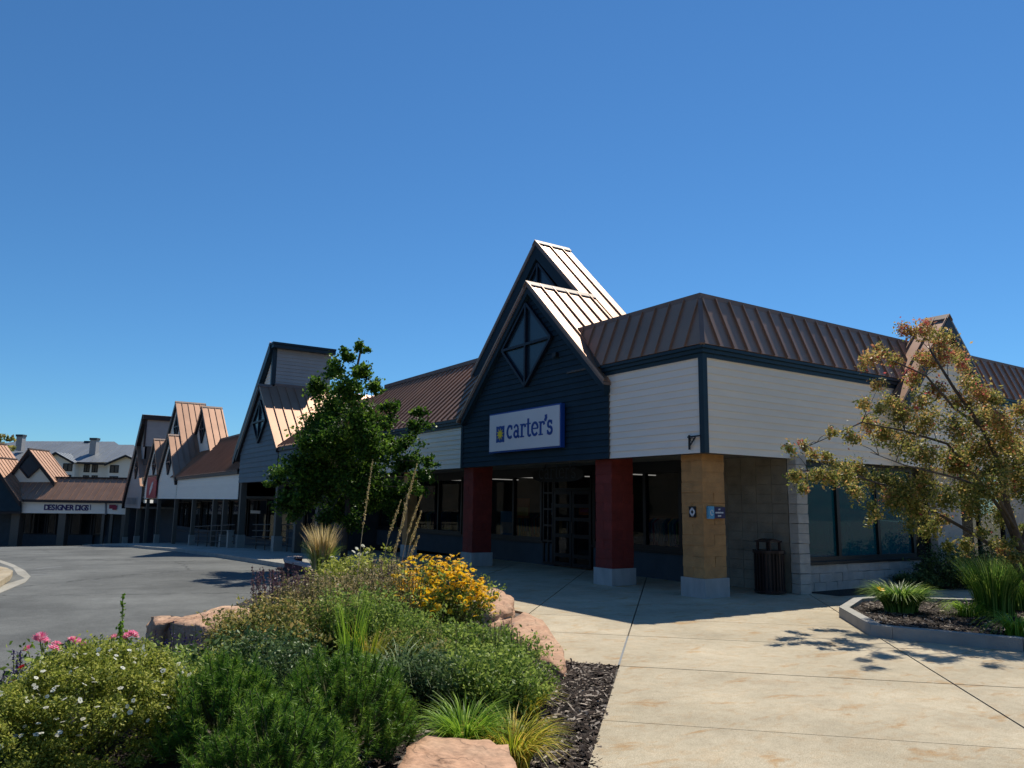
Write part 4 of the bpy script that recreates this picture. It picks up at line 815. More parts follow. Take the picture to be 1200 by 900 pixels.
# ------------------------------------------------------------ fourth shop: saltbox at the far end of the row
s5 = thing('saltbox_shop', 'far grey shop with tall saltbox roof at the end of the row', 'shop', (9.6, 72, -2))
x5 = 9.6
MB().box((12.5, 67.4, -3), (24, 80, 5)).build('body', 'darkwall', s5)
f = wallpoly(s5, 'gable_wall', 'mortar', [(x5+.1, 67.8, 1.5), (x5+.1, 67.8, 2.9), (x5+.1, 71.6, 6.2), (x5+.1, 76.6, 1.6), (x5+.1, 76.6, 1.5)], (.2, 0, 0))
siding(f, 'grey_siding', (x5+.1, 0, 1.0), Y, NA, [(67.8, 0), (76.6, 0), (76.6, .6), (71.6, 5.15), (67.8, 1.9)], pitch=.2)
kx = math.hypot(1, .88)
pans(s5, (x5-.1, 71.65, 6.26), X, (0, -1/kx, -.88/kx), (0, -.88/kx, 1/kx), [(0, 0), (3.5, 0), (3.5, 4*kx), (0, 4*kx)], .42)
tx1 = ony(202, 487.7, 69.7).x+.1
f = MB().box((x5+.3, 69.6, 4.5), (tx1, 69.8, 8.3)).build('clerestory_wall', 'mortar', s5)
siding(f, 'grey_siding', (0, 69.6, 6.05), X, NB, [(x5+.3, 0), (tx1, 0), (tx1, 2.25), (x5+.3, 2.25)], pitch=.2)
wallpoly(s5, 'clerestory_end', 'grey_siding', [(x5+.25, 69.6, 8.3), (x5+.25, 69.6, 5), (x5+.25, 73, 5)], (.2, 0, 0))
MB().box((x5+.15, 69.5, 6.0), (x5+.30, 69.75, 8.3)).build('corner_board', 'dark_trim', s5)
MB().box((x5-.05, 69.3, 8.25), (tx1+.1, 69.95, 8.62)).build('fascia_board', 'dark_trim', s5)
a = Vector((x5-.1, 69.7, 8.63)); b = Vector((x5-.1, 77.1, 1.66)); wallpoly(s5, 'barge_board', 'dark_trim', [a, b, b-Z*.75, a-Z*.75], (.3, 0, 0))
ke = math.hypot(1, .942); pans(s5, a+Vector((0, 0, .03)), X, (0, 1/ke, -.942/ke), (0, .942/ke, 1/ke), [(0, 0), (tx1-x5+.3, 0), (tx1-x5+.3, 7.4*ke), (0, 7.4*ke)], .6)
diamond(s5, 71.3, 4.3, .7, .9, x5+.06)
wallpoly(s5, 'front_wall', 'darkwall', [(12.2, 67.5, -3), (12.2, 77, -3), (12.2, 77, 1.4), (12.2, 67.5, 1.4)], (.2, 0, 0))
MB().box((x5+.3, 67.6, 1.0), (12.4, 77, 1.1)).build('soffit', 'soffit', s5)
MB().box((x5+.45, 76.7, -3), (12.6, 76.95, 1.4)).build('end_wall', 'darkwall', s5)
for px in (157, 143.8): post(s5, px, 637, 590, x5+.1, 'post_paint', wd=.3)
stn = thing('shop_lettering', 'row of small pale letters on the far saltbox shop fascia', 'sign', (x5, 74, 1.5))
tm = MB(); ya = onx(158.5, 586, x5-.1).y; ybb = onx(148, 586, x5-.1).y
for i in range(7): y_ = ya+(ybb-ya)*(i+.5)/7; tm.box((x5-.12, y_-.22, 1.30), (x5-.08, y_+.1, 1.85)); 
tm.build('letter_blocks', 'grey_letters', stn, kind='stuff')

# ------------------------------------------------------------ furnishings shop across the end of the street (faces the camera side)
Ur = Vector((math.cos(yaw), -math.sin(yaw), 0)); Vr = Vector((math.sin(yaw), math.cos(yaw), 0)); DD = 70.0
def dp(px, py, D=DD): d = ray(px, py); return Vector((0, 0, EYE)) + d*(D/d.dot(Vr))
def hp(px, D=DD, z=0): p = dp(px, 590, D); return Vector((p.x, p.y, z))
def plane_poly(par, name, m, pxs, off=None, D=DD, thick=.2):
    return wallpoly(par, name, m, [dp(a, b, D) for a, b in pxs], Vr*thick)
s6 = thing('furnishings_shop', 'low brown-roofed shop across the street end lettered DESIGNER DIGS', 'shop', tuple(hp(86, z=-2.3)))
nF = -Vr
# roof: eave py 587 -> ridge py 560, 2 m back
eL, eR = dp(22, 586.2, DD-.3), dp(166, 587.4, DD-.3); 
Vd = (Vr*2.0+Z*2.0).normalized(); Nd = (-Vr*2.0+Z*2.0).normalized()
wid = (eR-eL).dot(Ur); base = Vector((eL.x, eL.y, (eL.z+eR.z)/2))
pans(s6, base-Ur*2.2, Ur, Vd, Nd, [(0, 0), (wid+2.2, 0), (wid+2.2, 2.95), (0, 2.95)], .55)
MB().bar(base+Vr*2.05+Z*2.12, base+Vr*2.05+Z*2.12+Ur*wid, .25, .1, Vr).build('ridge_cap', 'dark_trim', s6)
MB().bar(base+Vr*.2-Z*.06, base+Vr*.2-Z*.06+Ur*wid, .4, .24, Vr).build('gutter_board', 'dark_trim', s6)
f = plane_poly(s6, 'fascia', 'white', [(25.5, 588.5), (123.5, 589), (123.5, 602), (25.5, 601.2)])
plane_poly(s6, 'fascia', 'white', [(124.6, 589), (150, 589), (150, 603.2), (124.6, 602)])
MB().bar(dp(124, 588, DD-.05), dp(124, 603, DD-.05), .12, .1, Ur).build('downpipe', 'grey_letters', s6)
MB().prism([hp(-12, DD+2.6, -3), hp(166, DD+2.6, -3), hp(166, DD+2.6, 1.3), hp(-12, DD+2.6, 1.3)], Vr*7).build('body', 'darkwall', s6)
MB().prism([hp(-12, DD+.2, .62), hp(166, DD+.2, .62), hp(166, DD+2.6, .62), hp(-12, DD+2.6, .62)], (0, 0, .1)).build('soffit', 'soffit', s6)
MB().prism([hp(24, DD+2.2, -3), hp(75, DD+2.2, -3), hp(75, DD+2.2, -1.6), hp(24, DD+2.2, -1.6)], Vr*.3).build('sill_wall', 'darkwall', s6)
MB().prism([hp(80, DD+2.2, -3), hp(112, DD+2.2, -3), hp(112, DD+2.2, -1.6), hp(80, DD+2.2, -1.6)], Vr*.3).build('sill_wall', 'darkwall', s6)
def ddwin(pa, pb, cols):
    a = hp(pa, DD+2.2, -1.6); b = hp(pb, DD+2.2, -1.6); win(s6, a, Ur, nF, (b-a).dot(Ur), 2.2, cols=cols, fr=.12, m='glass')
ddwin(29, 56, (.34, .68)); ddwin(57, 68, ()); ddwin(84, 110, (.5,)); ddwin(112, 124, ())
for px, wd in ((20, .75), (74.5, .65), (122.5, .25), (132, .25), (146, .3)):
    p = hp(px, DD+.15, -3); MB().prism([p-Ur*wd/2, p+Ur*wd/2, p+Ur*wd/2+Vr*wd, p-Ur*wd/2+Vr*wd], (0, 0, 3.6)).build('post', 'post_paint', s6)
# dormer gable
def gable_dd(par, px_l, px_a, px_r, py_a, py_b, D, wall, low, back, zcut=None):
    A = dp(px_a, py_a, D); Lp = dp(px_l, py_b, D); Rp = dp(px_r, py_b, D)
    W = wallpoly(par, 'gable_wall', wall, [dp(px_l+2, py_b, D), dp(px_a, py_a+1.5, D), dp(px_r-2, py_b, D)]+([dp(px_r-2, low, D), dp(px_l+2, low, D)] if low else []), Vr*.2)
    for q in (Lp, Rp):
        d = (q-A); Lr_ = d.length; d.normalize(); n_ = Vr.cross(d) if Vr.cross(d).z > 0 else d.cross(Vr)
        pans(par, A-Vr*.35, Vr, d, n_, [(0, 0), (back, 0), (back, Lr_), (0, Lr_)], .5)
        wallpoly(par, 'barge_board', 'dark_trim', [A-Vr*.3-Z*.06, q-Vr*.3-Z*.06, q-Vr*.3-Z*.42, A-Vr*.3-Z*.42], Vr*.2)
    MB().bar(A-Vr*.35+Z*.05, A+Vr*(back-.35)+Z*.05, .2, .1, Ur).build('ridge_cap', 'cap', par)
gable_dd(s6, 8, 36, 66, 526.5, 565, DD+1.2, 'cream', 0, 3.2)
dpt = [dp(36, 531, DD+1.05), dp(47.5, 546.5, DD+1.05), dp(33, 560, DD+1.05), dp(22, 546.5, DD+1.05)]
wd_ = MB().prism(dpt, Vr*.1).build('window', 'glass_gable', s6)
for i in range(4): MB().bar(dpt[i]-Vr*.03, dpt[(i+1) % 4]-Vr*.03, .12, .1, Vr.cross(dpt[(i+1) % 4]-dpt[i])).build('frame', 'dark_trim', wd_)
# lettering
def text(s_, size, origin, U, V, m, parent, depth=.02, sx=1, bold=0):
    cu = bpy.data.curves.new('t', 'FONT'); cu.body = s_; cu.size = size; cu.extrude = depth; cu.offset = bold; o = bpy.data.objects.new('t', cu); C.objects.link(o)
    dg = bpy.context.evaluated_depsgraph_get(); me = bpy.data.meshes.new_from_object(o.evaluated_get(dg)); bpy.data.objects.remove(o)
    N_ = U.cross(V); mt = Matrix(((U.x*sx, V.x, N_.x, origin.x), (U.y*sx, V.y, N_.y, origin.y), (U.z*sx, V.z, N_.z, origin.z), (0, 0, 0, 1))); me.transform(mt); me.materials.append(M[m]); return me
dsg = thing('shop_sign', 'purple capital letters DESIGNER DIGS on the long pale fascia', 'sign', tuple(dp(78, 597)))
us = []; u_ = 0; ADV = dict(D=.70, E=.62, S=.62, I=.30, G=.72, N=.72, R=.64); ADV[' '] = .3
for ch in 'DESIGNER DIGS': us.append(u_); u_ += ADV[ch]
o0 = dp(51, 597.4, DD-.03); wt = (dp(104, 597.4, DD)-dp(51, 597.4, DD)).length
for ch, uu in zip('DESIGNER DIGS', us):
    if ch != ' ': link('letter', text(ch, .66, o0+Ur*(uu/u_*wt), Ur, Z, 'sign_purple', None, sx=.98, bold=.02), dsg)
MB().bar(dp(106, 591.5, DD-.03), dp(106, 597.5, DD-.03), .05, .03, Ur).build('divider', 'sign_purple', dsg)
rs = thing('small_sign', 'small maroon sign of two overlapping blocks at the right end of the pale fascia', 'sign', tuple(dp(132, 595)))
MB().prism([dp(128, 591.5, DD-.03), dp(136, 591.5, DD-.03), dp(136, 596, DD-.03), dp(128, 596, DD-.03)][::-1], -Vr*.03).build('plate', 'sign_red', rs)
MB().prism([dp(131, 592.5, DD-.07), dp(137.5, 592.5, DD-.07), dp(136.5, 597.5, DD-.07), dp(132, 597.5, DD-.07)][::-1], -Vr*.03).build('plate', 'sign_red', rs)
# its navy neighbour, cut by the picture edge
s7 = thing('navy_gabled_shop', 'dark navy gabled shop front cut by the left edge of the picture', 'shop', tuple(hp(4, z=-2.3)))
gable_dd(s7, -45, -10, 25.5, 536, 587.5, DD-.4, 'navy', 600, 4)
MB().bar(dp(-30, 600.5, DD-.3), dp(24.5, 600.5, DD-.3), .2, .2, Ur).build('head_panel', 'dark_trim', s7)
gable_dd(s7, -42, -14, 15, 519, 560, DD+2.4, 'cream', 0, 3)

# ------------------------------------------------------------ white hotel on the rise behind
DH = 125.0
hb = thing('hotel', 'large pale hotel with grey metal roofs and chimneys behind the brown-roofed shop', 'hotel', tuple(hp(90, DH, 0)))
def hq(px, py, D=DH): return dp(px, py, D)
MB().prism([hq(-40, 640), hq(163, 640), hq(163, 541), hq(-40, 541)], Vr*14).build('wall', 'hotel_w' if 0 else 'white', hb)
def hroof(lx, rx, rl, rr_, pe, pr, D0, dep):
    a, b = hq(lx, pe, D0), hq(rx, pe+.9, D0); c, d = hq(rr_, pr+.8, D0+dep), hq(rl, pr, D0+dep)
    U_ = (b-a).normalized(); Vv = ((d-a)-U_*(d-a).dot(U_)); Lh = Vv.length; Vv.normalize(); N_ = U_.cross(Vv)
    pans(hb, a, U_, Vv, N_, [(0, 0), ((b-a).length, 0), ((c-a).dot(U_), Lh), ((d-a).dot(U_), Lh)], .95, m='pale_roof')
hroof(-40, 166, -30, 157, 541, 520.5, DH-.8, 7)
hroof(-40, 150, 20, 134, 528, 517, DH+5.5, 4)
for (l, a_, r_, pa, pb) in ((52.5, 67, 88.5, 530, 542), (124.5, 149, 172, 533.3, 543.8)):
    A = hq(a_, pa, DH-1.6); Lp = hq(l, pb-(4 if l < 60 else 0), DH-1.6); Rp = hq(r_, pb, DH-1.6)
    wallpoly(hb, 'gable_wall', 'white', [hq(l+1.5, 600, DH-1.5), hq(l+1.5, pb, DH-1.5), hq(a_, pa+.8, DH-1.5), hq(r_-1.5, pb, DH-1.5), hq(r_-1.5, 600, DH-1.5)], Vr*1.6)
    for q in (Lp, Rp):
        d = (q-A); Lr_ = d.length; d.normalize(); n_ = Vr.cross(d) if Vr.cross(d).z > 0 else d.cross(Vr)
        pans(hb, A-Vr*.5, Vr, d, n_, [(0, 0), (7, 0), (5.2, Lr_), (0, Lr_)], .95, m='pale_roof')
        wallpoly(hb, 'barge_board', 'dark_trim', [A-Vr*.55-Z*.02, q-Vr*.55-Z*.02, q-Vr*.55-Z*.30, A-Vr*.55-Z*.30], Vr*.2)
MB().bar(hq(88, 542.2, DH-1), hq(126, 544, DH-1), .3, .3, Ur).build('gutter', 'dark_trim', hb)
for (l, r_, t_, b__) in ((73.5, 84.5, 543, 552), (98, 104.8, 544, 553.3), (107.3, 114.3, 544.3, 553.6), (128.5, 138.8, 545, 554), (73, 83, 556.3, 563), (97, 104, 557, 563), (107, 114, 557, 564), (128, 138, 558, 565)):
    Dw = DH-1.5 if (l < 90 or l > 120) else DH; a = hq(l, b__, Dw); b = hq(r_, b__, Dw); win(hb, Vector((a.x, a.y, a.z))-Vr*.08, Ur, nF, (b-a).dot(Ur), hq(l, t_, Dw).z-a.z, cols=(.5,), fr=.1, dp=.07)
for (l, r_, t_, b__, D_) in ((103.7, 111, 515.5, 536, DH+2), (98.8, 104.2, 519, 524, DH+9), (17.5, 24.5, 511.5, 528, DH+2)):
    a = hq(l, b__, D_); b = hq(r_, b__, D_); tt = hq(l, t_, D_).z; w__ = (b-a).dot(Ur)
    MB().prism([a, a+Ur*w__, a+Ur*w__+Vr*w__, a+Vr*w__], (0, 0, tt-a.z)).build('chimney', 'grey_siding', hb)
    MB().prism([a-Ur*.1-Vr*.1+Z*(tt-a.z), a+Ur*(w__+.1)-Vr*.1+Z*(tt-a.z), a+Ur*(w__+.1)+Vr*w__+Z*(tt-a.z), a-Ur*.1+Vr*w__+Z*(tt-a.z)], (0, 0, .35)).build('chimney_cap', 'darkwall', hb)

# ------------------------------------------------------------ trees
def tree(name, label, cat, base, trunk, r0_, blobs, m, size, n_per, limb_from=.35, tone=None, twigs=5, asp=.55, leaders=(), trans=None, jr=1.0):
    """tapered trunk, a limb to every clump of the crown, twigs inside the clump with leaves set along them"""
    t = thing(name, label, cat, tuple(base)); r = random.Random(11); wood = MB(); n = len(trunk)
    tr = MB(); tr.tube(trunk, [r0_*(1-.75*i/(n-1)) for i in range(n)], 9); tk = tr.build('trunk', 'bark', t, smooth=True)
    tot = 0; cum = [0]
    for a, b in zip(trunk, trunk[1:]): tot += (Vector(b)-Vector(a)).length; cum.append(tot)
    def on(f):
        d = f*tot
        for i in range(n-1):
            if d <= cum[i+1]: return Vector(trunk[i]).lerp(Vector(trunk[i+1]), (d-cum[i])/(cum[i+1]-cum[i]))
        return Vector(trunk[-1])
    P = []; T = []; D = []
    for (c, R) in blobs:
        c = Vector(c); best = None
        for f in [limb_from+(1-limb_from)*i/14 for i in range(15)]:
            q = on(f); cost = (c-q).length + max(0, q.z-c.z)*1.2
            if best is None or cost < best[0]: best = (cost, q, f)
        for ld in leaders:
            for a, b in zip(ld, ld[1:]):
                for u in (0, .25, .5, .75):
                    q = Vector(a).lerp(Vector(b), u); cost = (c-q).length + max(0, q.z-c.z)*.6
                    if cost < best[0]: best = (cost, q, .9)
        q = best[1]; L_ = (c-q).length; mid = q.lerp(c, .5)+Vector((r.uniform(-.1, .1), r.uniform(-.1, .1), r.uniform(-.02, .12)))*L_*.6
        ra = max(.006, r0_*.22*(1-best[2]*.6))
        wood.tube([q, q.lerp(mid, .5)+Z*.02, mid, c], [ra, ra*.8, ra*.6, ra*.25], 6)
        for k in range(max(3, int(twigs*(R/.5)))):
            d = Vector((r.gauss(0, 1), r.gauss(0, 1), r.gauss(.15, .8))).normalized(); s = mid.lerp(c, r.uniform(.3, 1)); e = c+d*R*r.uniform(.55, 1.15)
            wood.tube([s, s.lerp(e, .5)+Vector((0, 0, r.uniform(0, .1)*R)), e], [ra*.3, ra*.2, .003], 4)
            nn = max(4, int(n_per*R*R*4/max(3, int(twigs*(R/.5))))); tt = rng.random(nn)**.6
            pp = np.array(s)*(1-tt[:, None])+np.array(e)*tt[:, None]+rng.normal(size=(nn, 3))*R*.17*jr; P.append(pp)
            T.append(np.clip((tone(c, pp) if tone else .5)+rng.normal(size=nn)*.26+r.uniform(-.18, .18), 0, 1)); D.append(np.tile(np.array(d), (nn, 1)))
    wood.build('limb', 'bark', t, smooth=True)
    leaves('crown', np.concatenate(P), size, m, t, tone=np.concatenate(T), asp=asp, outdir=np.concatenate(D)*.7)
    return t
def B(lst, D, dj, seed=1, flat=1):
    r = random.Random(seed); out = []
    for px, py, pr in lst:
        d = D+r.uniform(-dj, dj); out.append((at(px, py, d), pr*d/F))
        if pr > 26: d2 = D+r.uniform(-dj, dj); out.append((at(px+r.uniform(-8, 8), py+r.uniform(-8, 8), d2), pr*.8*d2/F))
    return out
D1 = 21.6; b1 = at(403, 652, D1); b1.z = .25; c1 = b1
bl = B([(425, 408, 9), (405, 420, 12), (425, 436, 15), (388, 436, 16), (372, 452, 15), (440, 452, 11), (410, 462, 22), (385, 480, 24), (352, 520, 17), (425, 492, 26), (365, 505, 22), (400, 520, 34), (440, 525, 26), (345, 545, 20), (325, 552, 13), (316, 568, 9), (375, 555, 34), (425, 560, 32), (352, 585, 22), (395, 598, 24), (435, 592, 18), (460, 480, 11), (455, 500, 13), (462, 520, 15), (498, 485, 9), (493, 500, 13), (482, 518, 14), (478, 545, 17), (510, 542, 9), (504, 556, 11), (490, 572, 11), (462, 578, 18), (340, 606, 15), (462, 600, 14), (380, 618, 14), (415, 618, 14), (328, 590, 12)], D1, 1.0, 3)
tree('maple_tree', 'young dark green maple standing in the bed in front of the slate gabled shop', 'tree', b1, [b1-Z*.3, b1+Z*.6, b1+Vector((.05, .02, 1.4)), b1+Vector((.0, .1, 2.4)), at(400, 520, D1), at(412, 460, D1), at(424, 405, D1)], .11, bl, 'tree_green', .085, 1700, tone=lambda c, p: .42+.10*(p[:, 2]-3.0)/2, twigs=10, asp=.7, jr=1.25)
D2 = 12.0; b2 = at(1222, 742, D2); b2.z = .1
def tn(c, p): return .10+.46*np.clip((p[:, 2]-1.9)/2.6, 0, 1.2)+(.28 if random.random() < .14 else 0)
t2 = [(1085, 388, 12), (1060, 392, 11), (1105, 400, 13), (1120, 415, 12), (1100, 425, 14), (1078, 415, 10), (1020, 420, 10), (1035, 412, 9), (1012, 425, 8), (1045, 425, 10), (1070, 440, 11), (1130, 425, 10), (1140, 445, 13), (1150, 462, 14), (1125, 470, 15), (1100, 455, 12), (1080, 470, 12), (1165, 470, 10), (1030, 452, 9), (1045, 470, 12), (1058, 490, 14), (1035, 480, 9), (1090, 492, 17), (1120, 500, 18), (1150, 492, 17), (1180, 495, 18), (1010, 468, 8), (1015, 498, 11), (995, 512, 10), (975, 508, 7), (1035, 512, 14), (1060, 520, 16), (1085, 528, 18), (1115, 535, 20), (1150, 530, 20), (1185, 530, 20), (925, 526, 8), (940, 524, 8), (955, 532, 8), (970, 535, 9), (985, 545, 11), (930, 555, 8), (942, 562, 10), (958, 560, 10), (975, 565, 12), (940, 575, 8), (992, 560, 13), (1010, 555, 13), (1005, 578, 12), (1030, 565, 16), (1040, 590, 14), (1025, 600, 9), (1018, 610, 6), (1055, 575, 17), (1080, 570, 18), (1075, 600, 16), (1090, 620, 11), (1105, 590, 16), (1130, 575, 18), (1160, 570, 19), (1190, 575, 17), (1100, 612, 10), (1140, 600, 15), (1170, 605, 14), (1215, 540, 22), (1215, 580, 20), (1225, 500, 20), (1240, 560, 24), (1150, 625, 8), (1195, 620, 10), (1200, 480, 12)]
bl = B(t2, D2, .9, 5)
tk = [b2-Z*.2, b2+Z*.35, at(1196, 640, D2), at(1180, 590, D2), at(1170, 540, D2-.1), at(1150, 500, D2-.15), at(1118, 455, D2), at(1090, 410, D2)]
LD = [[at(1208, 690, D2), at(1185, 655, D2+.1), at(1140, 625, D2+.2), at(1095, 600, D2+.2), at(1040, 570, D2), at(985, 552, D2-.1), at(935, 552, D2-.1)],
      [at(1205, 672, D2), at(1175, 600, D2+.3), at(1145, 560, D2+.4), at(1110, 520, D2+.3), at(1060, 505, D2+.2), at(1010, 495, D2), at(940, 526, D2)],
      [at(1150, 500, D2-.1), at(1120, 480, D2-.1), at(1085, 440, D2), at(1040, 420, D2), at(1015, 420, D2)],
      [at(1190, 620, D2), at(1165, 575, D2-.5), at(1120, 560, D2-.7), at(1060, 545, D2-.7), at(1020, 530, D2-.6)], [at(1196, 640, D2), at(1215, 580, D2+.4), at(1225, 520, D2+.5)]]
bl = [(c, R*1.02) for c, R in bl]+[(c, R*1.1) for c, R in B([(1175, 640, 10), (1130, 640, 9), (1195, 655, 9), (1110, 640, 7), (1065, 620, 8), (1180, 515, 16), (1130, 545, 16), (1160, 550, 16), (1195, 550, 18)], D2, .8, 8)]
ct = tree('crabapple_tree', 'crabapple with orange and olive autumn leaves leaning left across the plaza windows', 'tree', b2, tk, .065, bl, 'autumn', .043, 5200, limb_from=.22, tone=tn, twigs=12, asp=.6, jr=2.2, leaders=LD)
lm = MB(); 
for q_, r_ in zip(LD, (.040, .036, .026, .028, .032)): lm.tube(q_, [r_*(1-.85*i/(len(q_)-1)) for i in range(len(q_))], 7)
lm.build('limb', 'bark', ct, smooth=True)
# little tree at the far left and dark shrubs under the plaza windows
D3 = 95; b3 = at(-14, 575, D3); b3.z = -2.9
tree('far_tree', 'loose leafy tree top at the left edge in front of the pale hotel', 'tree', b3, [b3, b3+Z*3, at(-12, 545, D3), at(-6, 520, D3)], .25, B([(2, 522, 7), (12, 515, 5), (-6, 515, 8), (8, 530, 7), (16, 524, 4), (-8, 535, 10), (6, 542, 7), (-14, 525, 9), (2, 511, 4), (-4, 552, 8)], D3, 1, 9), 'autumn', .42, 60, tone=lambda c, p: .15+0*p[:, 2], twigs=6)

# ------------------------------------------------------------ plants: one thing each
def sprigs(c, gz, rx, ry, H, n, ns, r, spread=.35, top=.62, curve=.0):
    """leafy stems fanning up and out from the ground: leaves sit along the upper part of every stem"""
    a = r.random(ns)*6.2832; q = np.sqrt(r.random(ns)); bx = c[0]+np.cos(a)*rx*.55*q; by = c[1]+np.sin(a)*ry*.55*q
    dome = (1-.32*q**3); hh = H*dome*(.62+.52*r.random(ns)**1.3); tx = c[0]+np.cos(a)*rx*q*(1.05+.20*r.normal(size=ns)); ty = c[1]+np.sin(a)*ry*q*(1.05+.20*r.normal(size=ns))
    k = r.integers(0, ns, n); t = 1-(1-.12)*r.random(n)**1.25*top/.62; t = np.clip(t, .05, 1)
    P = np.stack([bx[k]*(1-t)+tx[k]*t, by[k]*(1-t)+ty[k]*t, gz+hh[k]*t], 1)+r.normal(size=(n, 3))*np.array([1, 1, .5])*spread*.1
    return P, k, t, np.stack([bx, by, np.full(ns, gz)], 1), np.stack([tx, ty, gz+hh], 1)
def shrub(name, label, cat, px, pt, D, wpx, m, n, size, depth=None, clumps=60, sp=.13, asp=.5, upb=.4, group=None, parts=None, zb=None, tone=None, jit=.3, core=True, shell=.75, style='sprig'):
    c = at(px, pt, D); gz = bedz(c.x, c.y) if zb is None else zb; rz = (c.z-gz)*.56; rx = wpx/2*D/F; ry = depth or rx
    cen = np.array([c.x, c.y, gz+rz*.80]); t = thing(name, label, cat, (c.x, c.y, gz), group)
    if style == 'sprig':
        r = np.random.default_rng(int(px*13+D*77)); P, k, tt, b, e = sprigs((c.x, c.y), gz, rx, ry, c.z-gz, int(n*1.15), clumps*2, r, spread=.35 if size < .05 else .6); tc = r.random(clumps*2)
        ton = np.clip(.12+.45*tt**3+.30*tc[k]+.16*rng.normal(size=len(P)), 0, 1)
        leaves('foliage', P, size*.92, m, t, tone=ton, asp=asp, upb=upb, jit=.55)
        s = MB()
        for i in range(0, clumps*2, 2): p, q = Vector(b[i]), Vector(e[i]); s.tube([p, p.lerp(q, .55)+Vector((0, 0, .02)), q], [.004, .003, .0015], 4)
        s.build('stems', 'stem', t); return t, cen, (rx, ry, rz)
    P, k = blob_pts(cen, rx*.88, ry*.88, rz*1.12, n, clumps, sp, gz+.01, shell); tc = rng.random(clumps)
    ton = np.clip(.25*tc[k[:len(P)]]+.38+.30*rng.normal(size=len(P))*.8, 0, 1)
    leaves('foliage', P, size, m, t, tone=ton, asp=asp, upb=upb, jit=jit)
    s = MB(); r = random.Random(int(px*7+D*100))
    for i in range(14):
        a = r.random()*6.28; e = Vector((c.x+math.cos(a)*rx*.7*r.random()**.5, c.y+math.sin(a)*ry*.7*r.random()**.5, gz+rz*r.uniform(1.0, 1.6))); b = Vector((c.x+math.cos(a)*.06, c.y+math.sin(a)*.06, gz-.03))
        s.tube([b, b.lerp(e, .5)+Vector((0, 0, .05)), e], [.008, .006, .003], 5)
    s.build('stems', 'stem', t)
    return t, cen, (rx, ry, rz)
def petal_mesh(name, npet, L_, W_, m, droop=.25, layers=1):
    V = []; Fs = []
    for l in range(layers):
        for i in range(npet):
            a = 2*math.pi*(i+.5*l)/npet; d = np.array([math.cos(a), math.sin(a), 0]); s = np.array([-math.sin(a), math.cos(a), 0]); Ls = L_*(1-.25*l); z = .25*L_*l; b = len(V)
            V += [d*L_*.12+[0, 0, z], d*Ls*.6+s*W_/2+[0, 0, z-droop*Ls*.2], d*Ls+[0, 0, z-droop*Ls], d*Ls*.6-s*W_/2+[0, 0, z-droop*Ls*.2]]; Fs += [[b, b+1, b+2], [b, b+2, b+3]]
    V = np.array(V); me = mesh_np(name, V, np.array(Fs), rng.random(len(V)), m); dat = me.data; bpy.data.objects.remove(me); return dat
def heads(parent, name, dat, P, R=None, scale=(.8, 1.2), tilt=.5, face=None, child=None):
    """single flowers, each an object, sharing one mesh"""
    inv = PINV.get(parent.name, Matrix())
    for p in P:
        o = bpy.data.objects.new(name, dat); C.objects.link(o); o.parent = parent; o.matrix_parent_inverse = inv
        s = random.uniform(*scale); o.matrix_basis = Matrix.Translation(p) @ Matrix.Rotation(random.uniform(0, 6.28), 4, 'Z') @ Matrix.Rotation(random.gauss(0, tilt), 4, 'X') @ Matrix.Rotation(random.gauss(0, tilt), 4, 'Y') @ Matrix.Scale(s, 4)
        if child:
            c = bpy.data.objects.new('flower_cone', child); C.objects.link(c); c.parent = o
def stems(parent, tips, base, r=.004, m='stem', name='stems'):
    s = MB()
    for p in tips:
        b = Vector((base[0]+(p[0]-base[0])*.35, base[1]+(p[1]-base[1])*.35, base[2]-.02)); p = Vector(p); s.tube([b, b.lerp(p, .5)+Vector((0, 0, .03)), p], [r, r, r*.7], 4)
    s.build(name, m, parent)
pw = petal_mesh('white_petals', 5, .021, .022, 'petal_white', .05); py_ = petal_mesh('gold_petals', 11, .036, .017, 'petal_yellow', .35); pp_ = petal_mesh('pink_petals', 14, .042, .012, 'petal_pink', -.4, 3); ppl = petal_mesh('pale_petals', 12, .035, .014, 'petal_white', -.2, 2); prd = petal_mesh('red_petals', 12, .03, .012, 'petal_red', -.3, 2)
cb = MB(); cb.tube([(0, 0, -.002), (0, 0, .007), (0, 0, .012)], [.008, .008, .003], 7); co = cb.build('cone_mesh', 'cone'); cdat = co.data; bpy.data.objects.remove(co)
# 1 potentilla with white flowers
t, cen, R3 = shrub('potentilla_shrub', 'big yellow-green shrub dotted with small white flowers in the bottom left corner', 'shrub', 122, 768, 4.35, 235, 'potentilla', 62000, .019, depth=.60, clumps=230, sp=.075, shell=.84, style='blob', group='white flowered shrubs at the left corner')
P = []
for i in range(210):
    d = unit(rng.normal(size=3)); d[2] = abs(d[2]); P.append(Vector(cen+d*np.array([R3[0]*.92, R3[1]*.92, R3[2]*1.14])*rng.uniform(.93, 1.04)))
heads(t, 'flower', pw, P, tilt=.6, scale=(.45, .85))
t, cen, R3 = shrub('potentilla_shrub', 'low yellow-green shrub cut by the left and bottom edges of the picture', 'shrub', -10, 818, 3.9, 190, 'potentilla', 26000, .019, depth=.4, clumps=110, sp=.08, shell=.86, style='blob', group='white flowered shrubs at the left corner')
heads(t, 'flower', pw, [Vector(cen+unit(np.abs(rng.normal(size=3))*[rng.choice([-1, 1]), rng.choice([-1, 1]), 1])*np.array([R3[0]*.92, R3[1]*.92, R3[2]*1.13])) for i in range(50)], tilt=.6, scale=(.45, .85))
